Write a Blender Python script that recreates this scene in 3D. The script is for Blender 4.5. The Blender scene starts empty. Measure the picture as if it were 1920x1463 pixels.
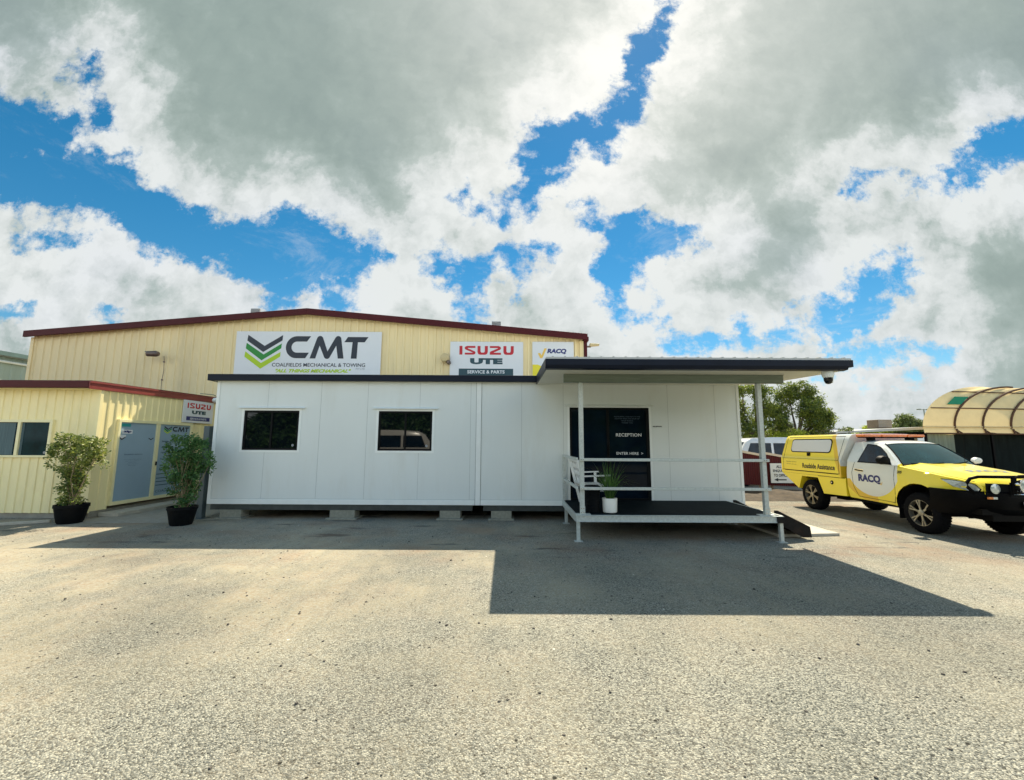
import bpy, bmesh, math, random
import numpy as np
from mathutils import Vector, Matrix
random.seed(7)
SC = bpy.context.scene
COL = SC.collection
rad = math.radians

# ---------------------------------------------------------------- camera
cam_d = bpy.data.cameras.new("camera"); cam = bpy.data.objects.new("camera", cam_d); COL.objects.link(cam)
cam_d.sensor_width = 36.0; cam_d.lens = 790.0/1920.0*36.0; cam_d.clip_end = 3000; cam_d.clip_start = .05
_p, _r = rad(7.2), rad(0.3)
_f = Vector((0, math.cos(_p), math.sin(_p))); _rt = Vector((1, 0, 0)); _up = _rt.cross(_f)
_r2 = _rt*math.cos(_r)+_up*math.sin(_r); _u2 = _up*math.cos(_r)-_rt*math.sin(_r)
M = Matrix((( _r2.x, _u2.x, -_f.x, 0), (_r2.y, _u2.y, -_f.y, 0), (_r2.z, _u2.z, -_f.z, 1.68), (0, 0, 0, 1)))
cam.matrix_world = M
SC.camera = cam

# ---------------------------------------------------------------- exposure, sun, sky
SC.view_settings.view_transform = 'Standard'; SC.view_settings.look = 'None'
SC.view_settings.exposure = 0.85; SC.view_settings.gamma = 1.0
SUNV = Vector((.250, .770, 1.0)).normalized()
sd = bpy.data.lights.new("sun", 'SUN'); sd.energy = 5.0; sd.angle = rad(.5); sd.color = (1.0, .89, .70)
sun = bpy.data.objects.new("sun", sd); COL.objects.link(sun)
sun.rotation_euler = SUNV.to_track_quat('Z', 'Y').to_euler()

W = bpy.data.worlds.new("World"); SC.world = W; W.use_nodes = True
nt = W.node_tree; nt.nodes.clear()
def wn(t, **k):
    n = nt.nodes.new(t)
    for a, b in k.items(): setattr(n, a, b)
    return n
def put(sock, v):
    if hasattr(v, 'is_output') or isinstance(v, bpy.types.NodeSocket): nt.links.new(v, sock)
    else: sock.default_value = v
def m(op, a, b=None, c=None, clamp=False):
    n = wn('ShaderNodeMath', operation=op, use_clamp=clamp); put(n.inputs[0], a)
    if b is not None: put(n.inputs[1], b)
    if c is not None: put(n.inputs[2], c)
    return n.outputs[0]
def vm(op, a, b=None, scale=None, out=0):
    n = wn('ShaderNodeVectorMath', operation=op); put(n.inputs[0], a)
    if b is not None: put(n.inputs[1], b)
    if scale is not None: put(n.inputs['Scale'], scale)
    return n.outputs[out]
def mapr(v, a, b, c=0., d=1., interp='SMOOTHSTEP'):
    n = wn('ShaderNodeMapRange', interpolation_type=interp); put(n.inputs[0], v)
    n.inputs[1].default_value = a; n.inputs[2].default_value = b; n.inputs[3].default_value = c; n.inputs[4].default_value = d
    return n.outputs[0]
def wmix(f, a, b):
    n = wn('ShaderNodeMix', data_type='RGBA'); put(n.inputs[0], f); put(n.inputs[6], a); put(n.inputs[7], b); return n.outputs[2]
def noise(vec, scale, detail, rough=.55, dist=0., out=0):
    n = wn('ShaderNodeTexNoise'); put(n.inputs['Vector'], vec); n.inputs['Scale'].default_value = scale
    n.inputs['Detail'].default_value = detail; n.inputs['Roughness'].default_value = rough; n.inputs['Distortion'].default_value = dist
    return n.outputs[out]
tc = wn('ShaderNodeTexCoord'); D = tc.outputs['Generated']
sx = wn('ShaderNodeSeparateXYZ'); nt.links.new(D, sx.inputs[0])
dx, dy, dz = sx.outputs
dyc = m('MAXIMUM', dy, .06)
comb = wn('ShaderNodeCombineXYZ'); put(comb.inputs[0], m('DIVIDE', dx, dyc)); put(comb.inputs[1], m('DIVIDE', dz, dyc))
G = comb.outputs[0]                                   # where on the sky, seen from the yard
dzc = m('ADD', m('MAXIMUM', dz, 0.), .16)
comb2 = wn('ShaderNodeCombineXYZ'); put(comb2.inputs[0], m('DIVIDE', dx, dzc)); put(comb2.inputs[1], m('DIVIDE', dy, dzc))
Q = comb2.outputs[0]                                  # on the flat cloud deck
# ragged cloud edges: the sky position is pushed about by noise
wob = vm('SUBTRACT', noise(Q, 2.6, 7, .62, out=1), (.5, .5, .5))
wob2 = vm('SUBTRACT', noise(G, 5.5, 10, .7, out=1), (.5, .5, .5))
wob3 = vm('SUBTRACT', noise(G, 19., 8, .7, out=1), (.5, .5, .5))
Gw = vm('ADD', G, vm('ADD', vm('SCALE', wob, scale=.12), vm('ADD', vm('SCALE', wob2, scale=.15), vm('SCALE', wob3, scale=.055))))
GAPS = [(-1.34, 0.858, -1.176, 0.783, 0.064), (-1.312, 0.678, -1.049, 0.65, 0.091), (-1.05, 0.658, -0.904, 0.564, 0.067), (-0.904, 0.564, -0.654, 0.477, 0.065), (-0.683, 0.502, -0.53, 0.419, 0.064), (-0.565, 0.531, -0.414, 0.461, 0.062), (-0.477, 0.405, -0.42, 0.337, 0.033), (-0.414, 0.475, -0.341, 0.468, 0.022), (-1.141, 0.983, -1.067, 0.844, 0.026), (-1.151, 1.007, -1.089, 0.96, 0.035), (-1.232, 0.513, -1.085, 0.514, 0.013), (-1.249, 0.279, -1.186, 0.293, 0.019), (-1.007, 0.321, -0.966, 0.301, 0.016), (-0.584, 0.343, -0.524, 0.323, 0.022), (0.421, 1.194, 0.358, 1.048, 0.026), (0.358, 1.048, 0.289, 0.875, 0.047), (0.282, 0.89, 0.218, 0.814, 0.043), (0.204, 0.821, 0.121, 0.805, 0.039), (0.121, 0.798, 0.079, 0.708, 0.048), (0.072, 0.693, 0.031, 0.613, 0.038), (0.025, 0.605, -0.029, 0.584, 0.014), (-0.138, 0.641, -0.077, 0.605, 0.017), (-0.168, 0.448, -0.113, 0.393, 0.03), (-0.12, 0.407, -0.001, 0.408, 0.019), (-0.08, 0.353, -0.131, 0.298, 0.014), (-0.002, 0.456, 0.078, 0.478, 0.02), (0.018, 0.408, 0.025, 0.353, 0.011), (0.173, 0.577, 0.252, 0.521, 0.023), (0.293, 0.535, 0.263, 0.437, 0.037), (0.25, 0.437, 0.26, 0.314, 0.022), (0.292, 0.507, 0.399, 0.515, 0.028), (0.4, 0.529, 0.479, 0.501, 0.02), (0.235, 0.334, 0.378, 0.315, 0.016), (0.334, 0.382, 0.371, 0.315, 0.019), (0.853, 0.646, 1.032, 0.669, 0.016), (1.172, 0.699, 1.321, 0.782, 0.039), (1.101, 0.677, 1.185, 0.692, 0.018), (0.965, 0.434, 0.84, 0.364, 0.03), (0.84, 0.364, 0.742, 0.303, 0.03), (0.891, 0.358, 0.778, 0.27, 0.032), (0.779, 0.277, 0.675, 0.269, 0.024), (0.388, 0.248, 0.516, 0.229, 0.019), (0.545, 0.275, 0.568, 0.236, 0.013), (0.568, 0.236, 0.777, 0.25, 0.016), (0.701, 0.276, 0.771, 0.184, 0.019), (0.825, 0.217, 1.034, 0.231, 0.021), (0.796, 0.184, 0.952, 0.198, 0.016), (0.843, 0.133, 0.975, 0.172, 0.01)]
GAPS = [(a, b, c, d_, r_*((1.2 if i_ < 8 else 1.45) if not 13 < i_ < 17 else 1.15)+.006) for i_, (a, b, c, d_, r_) in enumerate(GAPS) if i_ != 9]
d = None
for ax, ay, bx, by, r in GAPS:
    ba = Vector((bx-ax, by-ay, 0)); L2 = ba.dot(ba)
    pa = vm('SUBTRACT', Gw, (ax, ay, 0))
    h = m('MULTIPLY', vm('DOT_PRODUCT', pa, tuple(ba), out=1), 1/L2, clamp=True)
    dist = m('SUBTRACT', vm('LENGTH', vm('SUBTRACT', pa, vm('SCALE', tuple(ba), scale=h)), out=1), r)
    d = dist if d is None else m('SMOOTH_MIN', d, dist, .03)
# behind the camera: random clouds, with extra low cloud added to light the walls
back = m('MULTIPLY', m('ADD', m('SUBTRACT', noise(Q, 1.1, 5), .50), m('MULTIPLY', m('SUBTRACT', .46, dz), .55)), .42)
sdist = wn('ShaderNodeMix', data_type='FLOAT'); put(sdist.inputs[0], mapr(dy, -.05, .2)); put(sdist.inputs[2], back); put(sdist.inputs[3], d)
sdist = sdist.outputs[0]
fine = m('SUBTRACT', noise(G, 16., 9, .7), .5)
def puffs(vec, scale, detail=3.):
    n = wn('ShaderNodeTexVoronoi'); n.inputs['Scale'].default_value = scale; n.inputs['Detail'].default_value = detail
    n.inputs['Roughness'].default_value = .62; n.inputs['Lacunarity'].default_value = 2.3; n.normalize = True; put(n.inputs['Vector'], vec); return n.outputs['Distance']
Gp = vm('ADD', G, vm('SCALE', wob2, scale=.10))
puff = m('SUBTRACT', .42, puffs(Gp, 6.5))
sdn = m('ADD', m('ADD', sdist, m('MULTIPLY', fine, mapr(sdist, .02, .16, .11, .03))), m('MULTIPLY', puff, mapr(sdist, .02, .2, .16, .08)))
mask = mapr(sdn, -.016, .026)
veil = m('MULTIPLY', mapr(noise(Q, 2.2, 10, .75, .6), .52, .74), .30)
mask = m('MAXIMUM', mask, veil)
horizon = mapr(dz, .0, .14, .75, 0.)
mask = m('MAXIMUM', mask, m('MULTIPLY', horizon, mapr(noise(Q, .9, 6), .35, .6, .55, 1.)))
# thickness -> grey undersides, thin sunlit rims
big = noise(Q, .9, 6, .6)
tosun = vm('SCALE', vm('NORMALIZE', vm('SUBTRACT', (.303, 1.29, 0.), G)), scale=.035)
Gs = vm('ADD', Gp, tosun)
lumps = noise(Gp, 3.6, 7, .6, .2)
emb = m('SUBTRACT', m('ADD', noise(Gs, 3.6, 7, .6, .2), m('MULTIPLY', puffs(Gs, 6.5), -.35)), m('ADD', lumps, m('MULTIPLY', puffs(Gp, 6.5), -.35)))
thick = m('ADD', m('MULTIPLY', mapr(sdn, .0, .27, interp='SMOOTHERSTEP'), 1.08), m('MULTIPLY', m('SUBTRACT', lumps, .46), mapr(sdist, .05, .30, 2.4, .7)))
thick = m('ADD', thick, m('MULTIPLY', emb, mapr(sdist, .05, .30, 3.6, 1.6)))
thick = m('ADD', thick, m('MULTIPLY', m('SUBTRACT', big, .5), .8))
low = mapr(dz, .05, .5, .80, 1.)
thick = m('MULTIPLY', thick, low)
thick = mapr(thick, -.22, 1.35, interp='LINEAR')
sunang = vm('DOT_PRODUCT', vm('NORMALIZE', D), tuple(SUNV), out=1)
glow = m('POWER', mapr(sunang, .75, 1.0, interp='LINEAR'), 3.)
WHITE = (4.45, 4.65, 4.6, 1); GREY = (1.85, 2.3, 2.15, 1); LIT = (6.0, 5.9, 5.5, 1)
cr = wn('ShaderNodeValToRGB'); put(cr.inputs[0], thick); ce = cr.color_ramp.elements
ce[0].position = .12; ce[0].color = WHITE; ce[1].position = 1.; ce[1].color = (1.6, 2.02, 1.92, 1)
for p_, c_ in ((.32, (3.75, 4.0, 3.95, 1)), (.55, (2.35, 2.8, 2.66, 1)), (.78, GREY)):
    x_ = ce.new(p_); x_.color = c_
cl = cr.outputs[0]
cl = wmix(m('MULTIPLY', mapr(noise(G, 1.6, 3, .5), .45, .7), .35), cl, vm('MULTIPLY', cl, (.97, .97, 1.09)))   # faint violet and green casts in the grey
glowc = m('MULTIPLY', glow, m('SUBTRACT', 1.0, m('MULTIPLY', thick, .6)), clamp=True)
cl = wmix(glowc, cl, LIT)
sky = wn('ShaderNodeTexSky', sky_type='NISHITA'); sky.sun_disc = False
sky.sun_elevation = math.asin(SUNV.z); sky.sun_rotation = math.atan2(SUNV.x, SUNV.y)
sky.air_density = 1.0; sky.dust_density = .05; sky.ozone_density = 3.0
hs = wn('ShaderNodeHueSaturation'); hs.inputs['Hue'].default_value = .484; hs.inputs['Saturation'].default_value = 1.36; hs.inputs['Value'].default_value = .62
nt.links.new(sky.outputs[0], hs.inputs['Color'])
final = vm('SCALE', wmix(mask, hs.outputs[0], cl), scale=mapr(dy, -.35, .1, 2.1, 1.))   # unseen sky behind the camera brightened to light the shaded walls
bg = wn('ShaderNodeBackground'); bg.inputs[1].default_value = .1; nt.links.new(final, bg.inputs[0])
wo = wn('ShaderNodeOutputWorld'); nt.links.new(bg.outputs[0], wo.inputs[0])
W.cycles.sampling_method = 'MANUAL'; W.cycles.sample_map_resolution = 512

# ---------------------------------------------------------------- materials
MATS = {}
def mat(name, col, rough=.6, metal=0., var=.0, vscale=3., bump=0., bscale=40., spec=.5, coat=0., dirt=None, dscale=1.2, emit=None, trans=0., stretch=None, alpha=1.):
    if name in MATS: return MATS[name]
    ma = bpy.data.materials.new(name); ma.use_nodes = True; t = ma.node_tree; b = t.nodes['Principled BSDF']
    b.inputs['Base Color'].default_value = (*col, 1); b.inputs['Roughness'].default_value = rough; b.inputs['Metallic'].default_value = metal
    b.inputs['Specular IOR Level'].default_value = spec; b.inputs['Coat Weight'].default_value = coat
    b.inputs['Transmission Weight'].default_value = trans; b.inputs['Alpha'].default_value = alpha
    if emit: b.inputs['Emission Color'].default_value = (*emit, 1); b.inputs['Emission Strength'].default_value = 1
    tcn = t.nodes.new('ShaderNodeTexCoord'); src = tcn.outputs['Object']
    if stretch:
        mp = t.nodes.new('ShaderNodeMapping'); mp.inputs['Scale'].default_value = stretch; t.links.new(src, mp.inputs[0]); src = mp.outputs[0]
    last = None
    if var or dirt:
        n = t.nodes.new('ShaderNodeTexNoise'); n.inputs['Scale'].default_value = vscale; n.inputs['Detail'].default_value = 8; n.inputs['Roughness'].default_value = .65
        t.links.new(src, n.inputs['Vector'])
        mr = t.nodes.new('ShaderNodeMapRange'); mr.inputs[1].default_value = .3; mr.inputs[2].default_value = .7
        mr.inputs[3].default_value = 1-var; mr.inputs[4].default_value = 1+var; t.links.new(n.outputs[0], mr.inputs[0])
        mx = t.nodes.new('ShaderNodeVectorMath'); mx.operation = 'SCALE'; mx.inputs[0].default_value = col; t.links.new(mr.outputs[0], mx.inputs['Scale'])
        last = mx.outputs[0]
    if dirt:
        n = t.nodes.new('ShaderNodeTexNoise'); n.inputs['Scale'].default_value = dscale; n.inputs['Detail'].default_value = 10; n.inputs['Roughness'].default_value = .7
        t.links.new(src, n.inputs['Vector'])
        mr = t.nodes.new('ShaderNodeMapRange'); mr.inputs[1].default_value = .52; mr.inputs[2].default_value = .75; mr.inputs[4].default_value = dirt[3]
        t.links.new(n.outputs[0], mr.inputs[0])
        mx = t.nodes.new('ShaderNodeMix'); mx.data_type = 'RGBA'; t.links.new(mr.outputs[0], mx.inputs[0]); t.links.new(last, mx.inputs[6]); mx.inputs[7].default_value = (*dirt[:3], 1)
        last = mx.outputs[2]
    if last: t.links.new(last, b.inputs['Base Color'])
    if bump:
        n = t.nodes.new('ShaderNodeTexNoise'); n.inputs['Scale'].default_value = bscale; n.inputs['Detail'].default_value = 6
        t.links.new(src, n.inputs['Vector'])
        bp = t.nodes.new('ShaderNodeBump'); bp.inputs['Strength'].default_value = bump; bp.inputs['Distance'].default_value = .01
        t.links.new(n.outputs[0], bp.inputs['Height']); t.links.new(bp.outputs[0], b.inputs['Normal'])
    MATS[name] = ma
    return ma

m_cream = mat('cream_sheet', (.88, .715, .39), .45, var=.07, vscale=1.2, dirt=(.42, .34, .18, .35), dscale=.7, stretch=(1, 1, .25))
m_cream2 = mat('cream_sheet_yellow', (.96, .84, .46), .42, var=.06, vscale=1.5, dirt=(.45, .36, .17, .3), dscale=1.1, stretch=(1, 1, .3))
m_maroon = mat('maroon_trim', (.075, .009, .011), .5, spec=.2, var=.12, vscale=4)
m_fencered = mat('maroon_sheet', (.075, .008, .012), .5, spec=.2, var=.15, vscale=3, stretch=(1, 1, .3))
m_white = mat('white_panel', (.70, .75, .735), .42, var=.025, vscale=1.4, dirt=(.52, .50, .40, .26), dscale=1.6, stretch=(1, 1, .22), bump=.05, bscale=6)
m_whitetrim = mat('white_trim', (.80, .84, .82), .4, var=.04, vscale=5)
m_navy = mat('navy_fascia', (.004, .008, .02), .4, spec=.2, var=.2, vscale=3)
m_galv = mat('galvanised_steel', (.52, .56, .53), .45, .25, var=.16, vscale=24, bump=.04, bscale=60)
m_galvd = mat('dull_galvanised_beam', (.21, .25, .21), .5, .35, var=.16, vscale=9, stretch=(.3, 1, 3))
m_chassis = mat('dark_chassis', (.05, .06, .06), .5, .3, var=.3, vscale=6)
m_deck = mat('deck_sheet', (.006, .011, .014), .7, spec=.06, var=.35, vscale=4, dirt=(.025, .03, .032, .35), dscale=3, bump=.15, bscale=90)
m_soffit = mat('soffit', (.66, .66, .58), .5, var=.05, vscale=1.3)
m_conc = mat('concrete', (.32, .30, .25), .85, var=.18, vscale=9, dirt=(.2, .17, .12, .5), dscale=2.2, bump=.4, bscale=60)
m_concl = mat('concrete_pale', (.48, .45, .37), .85, var=.14, vscale=7, dirt=(.3, .26, .18, .4), dscale=2.2, bump=.4, bscale=70)
m_block = mat('block_grey', (.26, .26, .21), .9, var=.2, vscale=15, bump=.5, bscale=80)
m_black = mat('black_plastic', (.004, .005, .006), .55, spec=.1, var=.3, vscale=8)
m_blackr = mat('black_rubber', (.006, .006, .007), .85, spec=.1, var=.3, vscale=20, bump=.2, bscale=50)
m_blackm = mat('black_powdercoat', (.0025, .0025, .003), .45, .0, spec=.07, var=.2, vscale=9)
m_signw = mat('sign_white', (.74, .76, .78), .35, var=.03, vscale=1.2)
m_navyink = mat('ink_navy', (.006, .014, .03), .4)
m_blueink = mat('ink_blue', (.012, .02, .16), .4)
m_redink = mat('ink_red', (.52, .006, .02), .4)
m_tealink = mat('ink_dark_teal', (.012, .06, .08), .4)
m_green = mat('ink_green', (.0, .24, .02), .4)
m_lime = mat('ink_lime', (.42, .62, .0), .4)
m_yelink = mat('ink_yellow', (.85, .72, .03), .4)
m_goldink = mat('ink_gold', (.85, .55, .10), .4)
m_grey = mat('ink_grey', (.25, .27, .3), .4)
m_whiteink = mat('ink_white', (.75, .78, .8), .4)
m_faint = mat('ink_faint', (.055, .09, .13), .4)
m_glass = mat('dark_glass', (.003, .005, .007), .02, spec=.5, var=.4, vscale=2)
m_glassd = mat('dark_door_glass', (.003, .008, .016), .05, spec=.16, var=.4, vscale=2)
m_film = mat('blue_window_film', (.30, .42, .52), .25, var=.05, vscale=1.5)
m_frame_b = mat('black_window_frame', (.004, .005, .006), .5, spec=.12)
m_frame_c = mat('cream_frame', (.90, .82, .48), .4, var=.05, vscale=5)
m_curtain = mat('curtain_cloth', (.10, .15, .16), .9, var=.3, vscale=6, stretch=(6, 1, .2))
m_wood = mat('white_painted_wood', (.78, .80, .78), .5, var=.05, vscale=9)
m_potw = mat('white_ceramic', (.8, .8, .74), .3, var=.03, vscale=8)
m_potb = mat('black_pot', (.004, .005, .006), .6, spec=.1, var=.4, vscale=9, bump=.1)
m_soil = mat('potting_soil', (.05, .035, .022), .95, var=.4, vscale=30, bump=.5)
m_bark = mat('grey_bark', (.14, .115, .085), .9, var=.35, vscale=9, bump=.6, bscale=25, stretch=(1, 1, .3))
m_stem = mat('pale_stem', (.28, .22, .14), .8, var=.3, vscale=20)
m_rust = mat('rusty_dark_steel', (.014, .013, .012), .7, .0, spec=.15, var=.4, vscale=6, dirt=(.06, .028, .014, .6), dscale=5)
m_canvas = mat('tan_canvas', (.88, .68, .34), .7, var=.09, vscale=1.5, bump=.2, bscale=2.5)
m_canvase = mat('canvas_rope_pocket', (.10, .045, .02), .8, var=.2)
def through(ma, k, col):
    t = ma.node_tree; b = t.nodes['Principled BSDF']; o = t.nodes['Material Output']
    tl = t.nodes.new('ShaderNodeBsdfTranslucent'); tl.inputs[0].default_value = (*col, 1); ms = t.nodes.new('ShaderNodeMixShader'); ms.inputs[0].default_value = k
    t.links.new(b.outputs[0], ms.inputs[1]); t.links.new(tl.outputs[0], ms.inputs[2]); t.links.new(ms.outputs[0], o.inputs[0])
through(m_canvas, .16, (.8, .6, .3))                  # sun behind the cloth glows through it
m_canvasg = mat('green_patch', (.0, .22, .10), .7, var=.1)
m_neigh = mat('green_grey_sheet', (.36, .44, .38), .45, var=.08, vscale=1.5, stretch=(1, 1, .3))
m_amber = mat('amber_lens', (.75, .17, .015), .15, spec=.7, coat=.6, var=.25, vscale=22)
m_chrome = mat('chrome', (.75, .76, .78), .12, 1.)
m_lens = mat('lamp_lens', (.62, .66, .60), .08, .3, spec=.8, coat=1., var=.35, vscale=30)
m_alloy = mat('alloy_wheel', (.40, .37, .30), .28, .75, var=.15, vscale=15)
m_carwin = mat('car_glass', (.004, .016, .032), .03, spec=.3, var=.5, vscale=3)
m_screen = mat('windscreen_glass', (.014, .050, .060), .03, spec=.6, coat=.4, var=.35, vscale=2.3)
m_vanw = mat('van_white_paint', (.78, .78, .76), .2, coat=.7, var=.03)
m_brown = mat('brown_roof_box', (.2, .15, .10), .7, var=.2)
m_far = mat('pale_roof_sheet', (.5, .5, .48), .4, var=.07)
m_dark = mat('container_side', (.006, .010, .009), .8, spec=.1, var=.6, vscale=1.3, stretch=(3, 1, .5))
m_drape = mat('grey_green_tarp', (.17, .2, .15), .8, var=.3, vscale=1.2, stretch=(7, 7, .15))
m_dirt = mat('dirt', (.058, .043, .028), .95, var=.6, vscale=5, bump=1., bscale=9)
m_beige = mat('beige_plastic', (.6, .48, .25), .45)
m_darkb = mat('lamp_housing', (.16, .12, .10), .4, .3, var=.3, vscale=20)

def leafmat(name, c1, c2, tr=.35):
    ma = bpy.data.materials.new(name); ma.use_nodes = True; t = ma.node_tree; b = t.nodes['Principled BSDF']
    g = t.nodes.new('ShaderNodeNewGeometry'); n = t.nodes.new('ShaderNodeTexNoise'); n.inputs['Scale'].default_value = 1.7; n.inputs['Detail'].default_value = 3
    tcn = t.nodes.new('ShaderNodeTexCoord'); t.links.new(tcn.outputs['Object'], n.inputs['Vector'])
    ad = t.nodes.new('ShaderNodeMath'); ad.operation = 'MULTIPLY_ADD'; t.links.new(g.outputs['Random Per Island'], ad.inputs[0]); ad.inputs[1].default_value = .6
    t.links.new(n.outputs[0], ad.inputs[2])
    mr = t.nodes.new('ShaderNodeMapRange'); mr.inputs[1].default_value = .45; mr.inputs[2].default_value = 1.05; t.links.new(ad.outputs[0], mr.inputs[0])
    mx = t.nodes.new('ShaderNodeMix'); mx.data_type = 'RGBA'; t.links.new(mr.outputs[0], mx.inputs[0]); mx.inputs[6].default_value = (*c1, 1); mx.inputs[7].default_value = (*c2, 1)
    t.links.new(mx.outputs[2], b.inputs['Base Color']); b.inputs['Roughness'].default_value = .5
    tl = t.nodes.new('ShaderNodeBsdfTranslucent'); t.links.new(mx.outputs[2], tl.inputs[0])
    ms = t.nodes.new('ShaderNodeMixShader'); ms.inputs[0].default_value = tr
    o = t.nodes['Material Output']; t.links.new(b.outputs[0], ms.inputs[1]); t.links.new(tl.outputs[0], ms.inputs[2]); t.links.new(ms.outputs[0], o.inputs[0])
    return ma
m_leaf1 = leafmat('shrub_leaf', (.04, .10, .025), (.30, .34, .07))
m_leaf2 = leafmat('shrub_leaf_dark', (.02, .085, .025), (.12, .25, .07))
m_gum = leafmat('gum_leaf', (.03, .075, .022), (.25, .30, .04), .45)
m_lite = leafmat('light_leaf', (.2, .28, .02), (.55, .60, .06))
m_farleaf = leafmat('distant_leaf', (.07, .11, .04), (.22, .27, .08))
m_grassb = leafmat('grass_blade', (.03, .10, .02), (.14, .26, .06))

# ---------------------------------------------------------------- mesh tools
ORG = {}
class MB:
    def __init__(s): s.v = []; s.f = []; s.mi = []; s.cur = 0
    def face(s, pts, mi=None):
        n = len(s.v); s.v += [tuple(p) for p in pts]; s.f.append(tuple(range(n, n+len(pts)))); s.mi.append(s.cur if mi is None else mi)
    def box(s, x0, x1, y0, y1, z0, z1):
        n = len(s.v)
        s.v += [(x0,y0,z0),(x1,y0,z0),(x1,y1,z0),(x0,y1,z0),(x0,y0,z1),(x1,y0,z1),(x1,y1,z1),(x0,y1,z1)]
        for q in ((0,3,2,1),(4,5,6,7),(0,1,5,4),(1,2,6,5),(2,3,7,6),(3,0,4,7)): s.f.append(tuple(n+i for i in q)); s.mi.append(s.cur)
        return s
    def bar(s, a, b, w, t, up=(0,0,1)):
        a = Vector(a); b = Vector(b); d_ = (b-a).normalized(); u = Vector(up)
        sd_ = d_.cross(u)
        if sd_.length < 1e-4: sd_ = d_.cross(Vector((1,0,0)))
        sd_.normalize(); u = sd_.cross(d_).normalized(); n = len(s.v)
        for p in (a, b):
            for i, j in ((-1,-1),(1,-1),(1,1),(-1,1)): s.v.append(tuple(p+sd_*i*w/2+u*j*t/2))
        for q in ((3,2,1,0),(4,5,6,7),(0,1,5,4),(1,2,6,5),(2,3,7,6),(3,0,4,7)): s.f.append(tuple(n+i for i in q)); s.mi.append(s.cur)
        return s
    def tube(s, pts, r, n=8, caps=True):
        pts = [Vector(p) for p in pts]; rs = r if isinstance(r, (list, tuple)) else [r]*len(pts)
        base = len(s.v); ref = Vector((0,0,1))
        for i, p in enumerate(pts):
            d_ = (pts[min(i+1, len(pts)-1)]-pts[max(i-1, 0)]).normalized()
            a = d_.cross(ref)
            if a.length < .05: a = d_.cross(Vector((1,0,0)))
            a.normalize(); b = a.cross(d_)
            for k in range(n):
                t_ = 2*math.pi*k/n; s.v.append(tuple(p+(a*math.cos(t_)+b*math.sin(t_))*rs[i]))
        for i in range(len(pts)-1):
            for k in range(n):
                k2 = (k+1) % n; s.f.append((base+i*n+k, base+i*n+k2, base+(i+1)*n+k2, base+(i+1)*n+k)); s.mi.append(s.cur)
        if caps:
            s.f.append(tuple(base+k for k in range(n))[::-1]); s.mi.append(s.cur)
            e = base+(len(pts)-1)*n; s.f.append(tuple(e+k for k in range(n))); s.mi.append(s.cur)
        return s
    def lathe(s, prof, c=(0,0,0), n=28, axis='z', cap=True):
        base = len(s.v); c = Vector(c)
        def P(r_, h, t_):
            if axis == 'z': return (c.x+r_*math.cos(t_), c.y+r_*math.sin(t_), c.z+h)
            if axis == 'x': return (c.x+h, c.y+r_*math.cos(t_), c.z+r_*math.sin(t_))
            return (c.x+r_*math.cos(t_), c.y+h, c.z+r_*math.sin(t_))
        for r_, h in prof:
            for k in range(n): s.v.append(P(r_, h, 2*math.pi*k/n))
        for i in range(len(prof)-1):
            for k in range(n):
                k2 = (k+1) % n; s.f.append((base+i*n+k, base+i*n+k2, base+(i+1)*n+k2, base+(i+1)*n+k)); s.mi.append(s.cur)
        if cap:
            s.f.append(tuple(base+k for k in range(n))[::-1]); s.mi.append(s.cur)
            e = base+(len(prof)-1)*n; s.f.append(tuple(e+k for k in range(n))); s.mi.append(s.cur)
        return s
    def grid(s, fn, nu, nv):
        base = len(s.v)
        for i in range(nu+1):
            for j in range(nv+1): s.v.append(tuple(fn(i/nu, j/nv)))
        for i in range(nu):
            for j in range(nv):
                a = base+i*(nv+1)+j; s.f.append((a, a+nv+1, a+nv+2, a+1)); s.mi.append(s.cur)
        return s
    def prism(s, pts, off):
        """closed outline (3-D points) pushed along off"""
        off = Vector(off); n = len(pts); base = len(s.v)
        s.v += [tuple(p) for p in pts]+[tuple(Vector(p)+off) for p in pts]
        s.f.append(tuple(base+i for i in range(n))[::-1]); s.mi.append(s.cur); s.f.append(tuple(base+n+i for i in range(n))); s.mi.append(s.cur)
        for i in range(n):
            j = (i+1) % n; s.f.append((base+i, base+j, base+n+j, base+n+i)); s.mi.append(s.cur)
        return s
    def build(s, name, mats, parent=None, org=None, smooth=False, bevel=0., recalc=True, local=False):
        if not isinstance(mats, (list, tuple)): mats = [mats]
        if local: o3 = Vector((0,0,0))
        elif parent is not None: o3 = ORG[parent.name]
        else: o3 = Vector(org) if org else Vector((0,0,0))
        me = bpy.data.meshes.new(name)
        me.from_pydata([(v[0]-o3.x, v[1]-o3.y, v[2]-o3.z) for v in s.v], [], s.f); me.update()
        for ma in mats: me.materials.append(ma)
        me.polygons.foreach_set('material_index', s.mi)
        if recalc:
            bm = bmesh.new(); bm.from_mesh(me)
            if smooth: bmesh.ops.remove_doubles(bm, verts=bm.verts, dist=1e-5)
            bmesh.ops.recalc_face_normals(bm, faces=bm.faces); bm.to_mesh(me); bm.free()
        ob = bpy.data.objects.new(name, me); COL.objects.link(ob)
        if smooth:
            me.polygons.foreach_set('use_smooth', [True]*len(me.polygons))
            try: me.set_sharp_from_angle(angle=rad(38))
            except Exception: pass
        if bevel:
            bv = ob.modifiers.new('bevel', 'BEVEL'); bv.width = bevel; bv.segments = 2; bv.limit_method = 'ANGLE'; bv.angle_limit = rad(40)
        if parent is not None: ob.parent = parent
        else: ob.location = o3
        ORG[ob.name] = Vector((0,0,0)) if local else o3
        return ob
def tag(o, label, cat, group=None):
    o['label'] = label; o['category'] = cat
    if group: o['group'] = group
    return o
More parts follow.
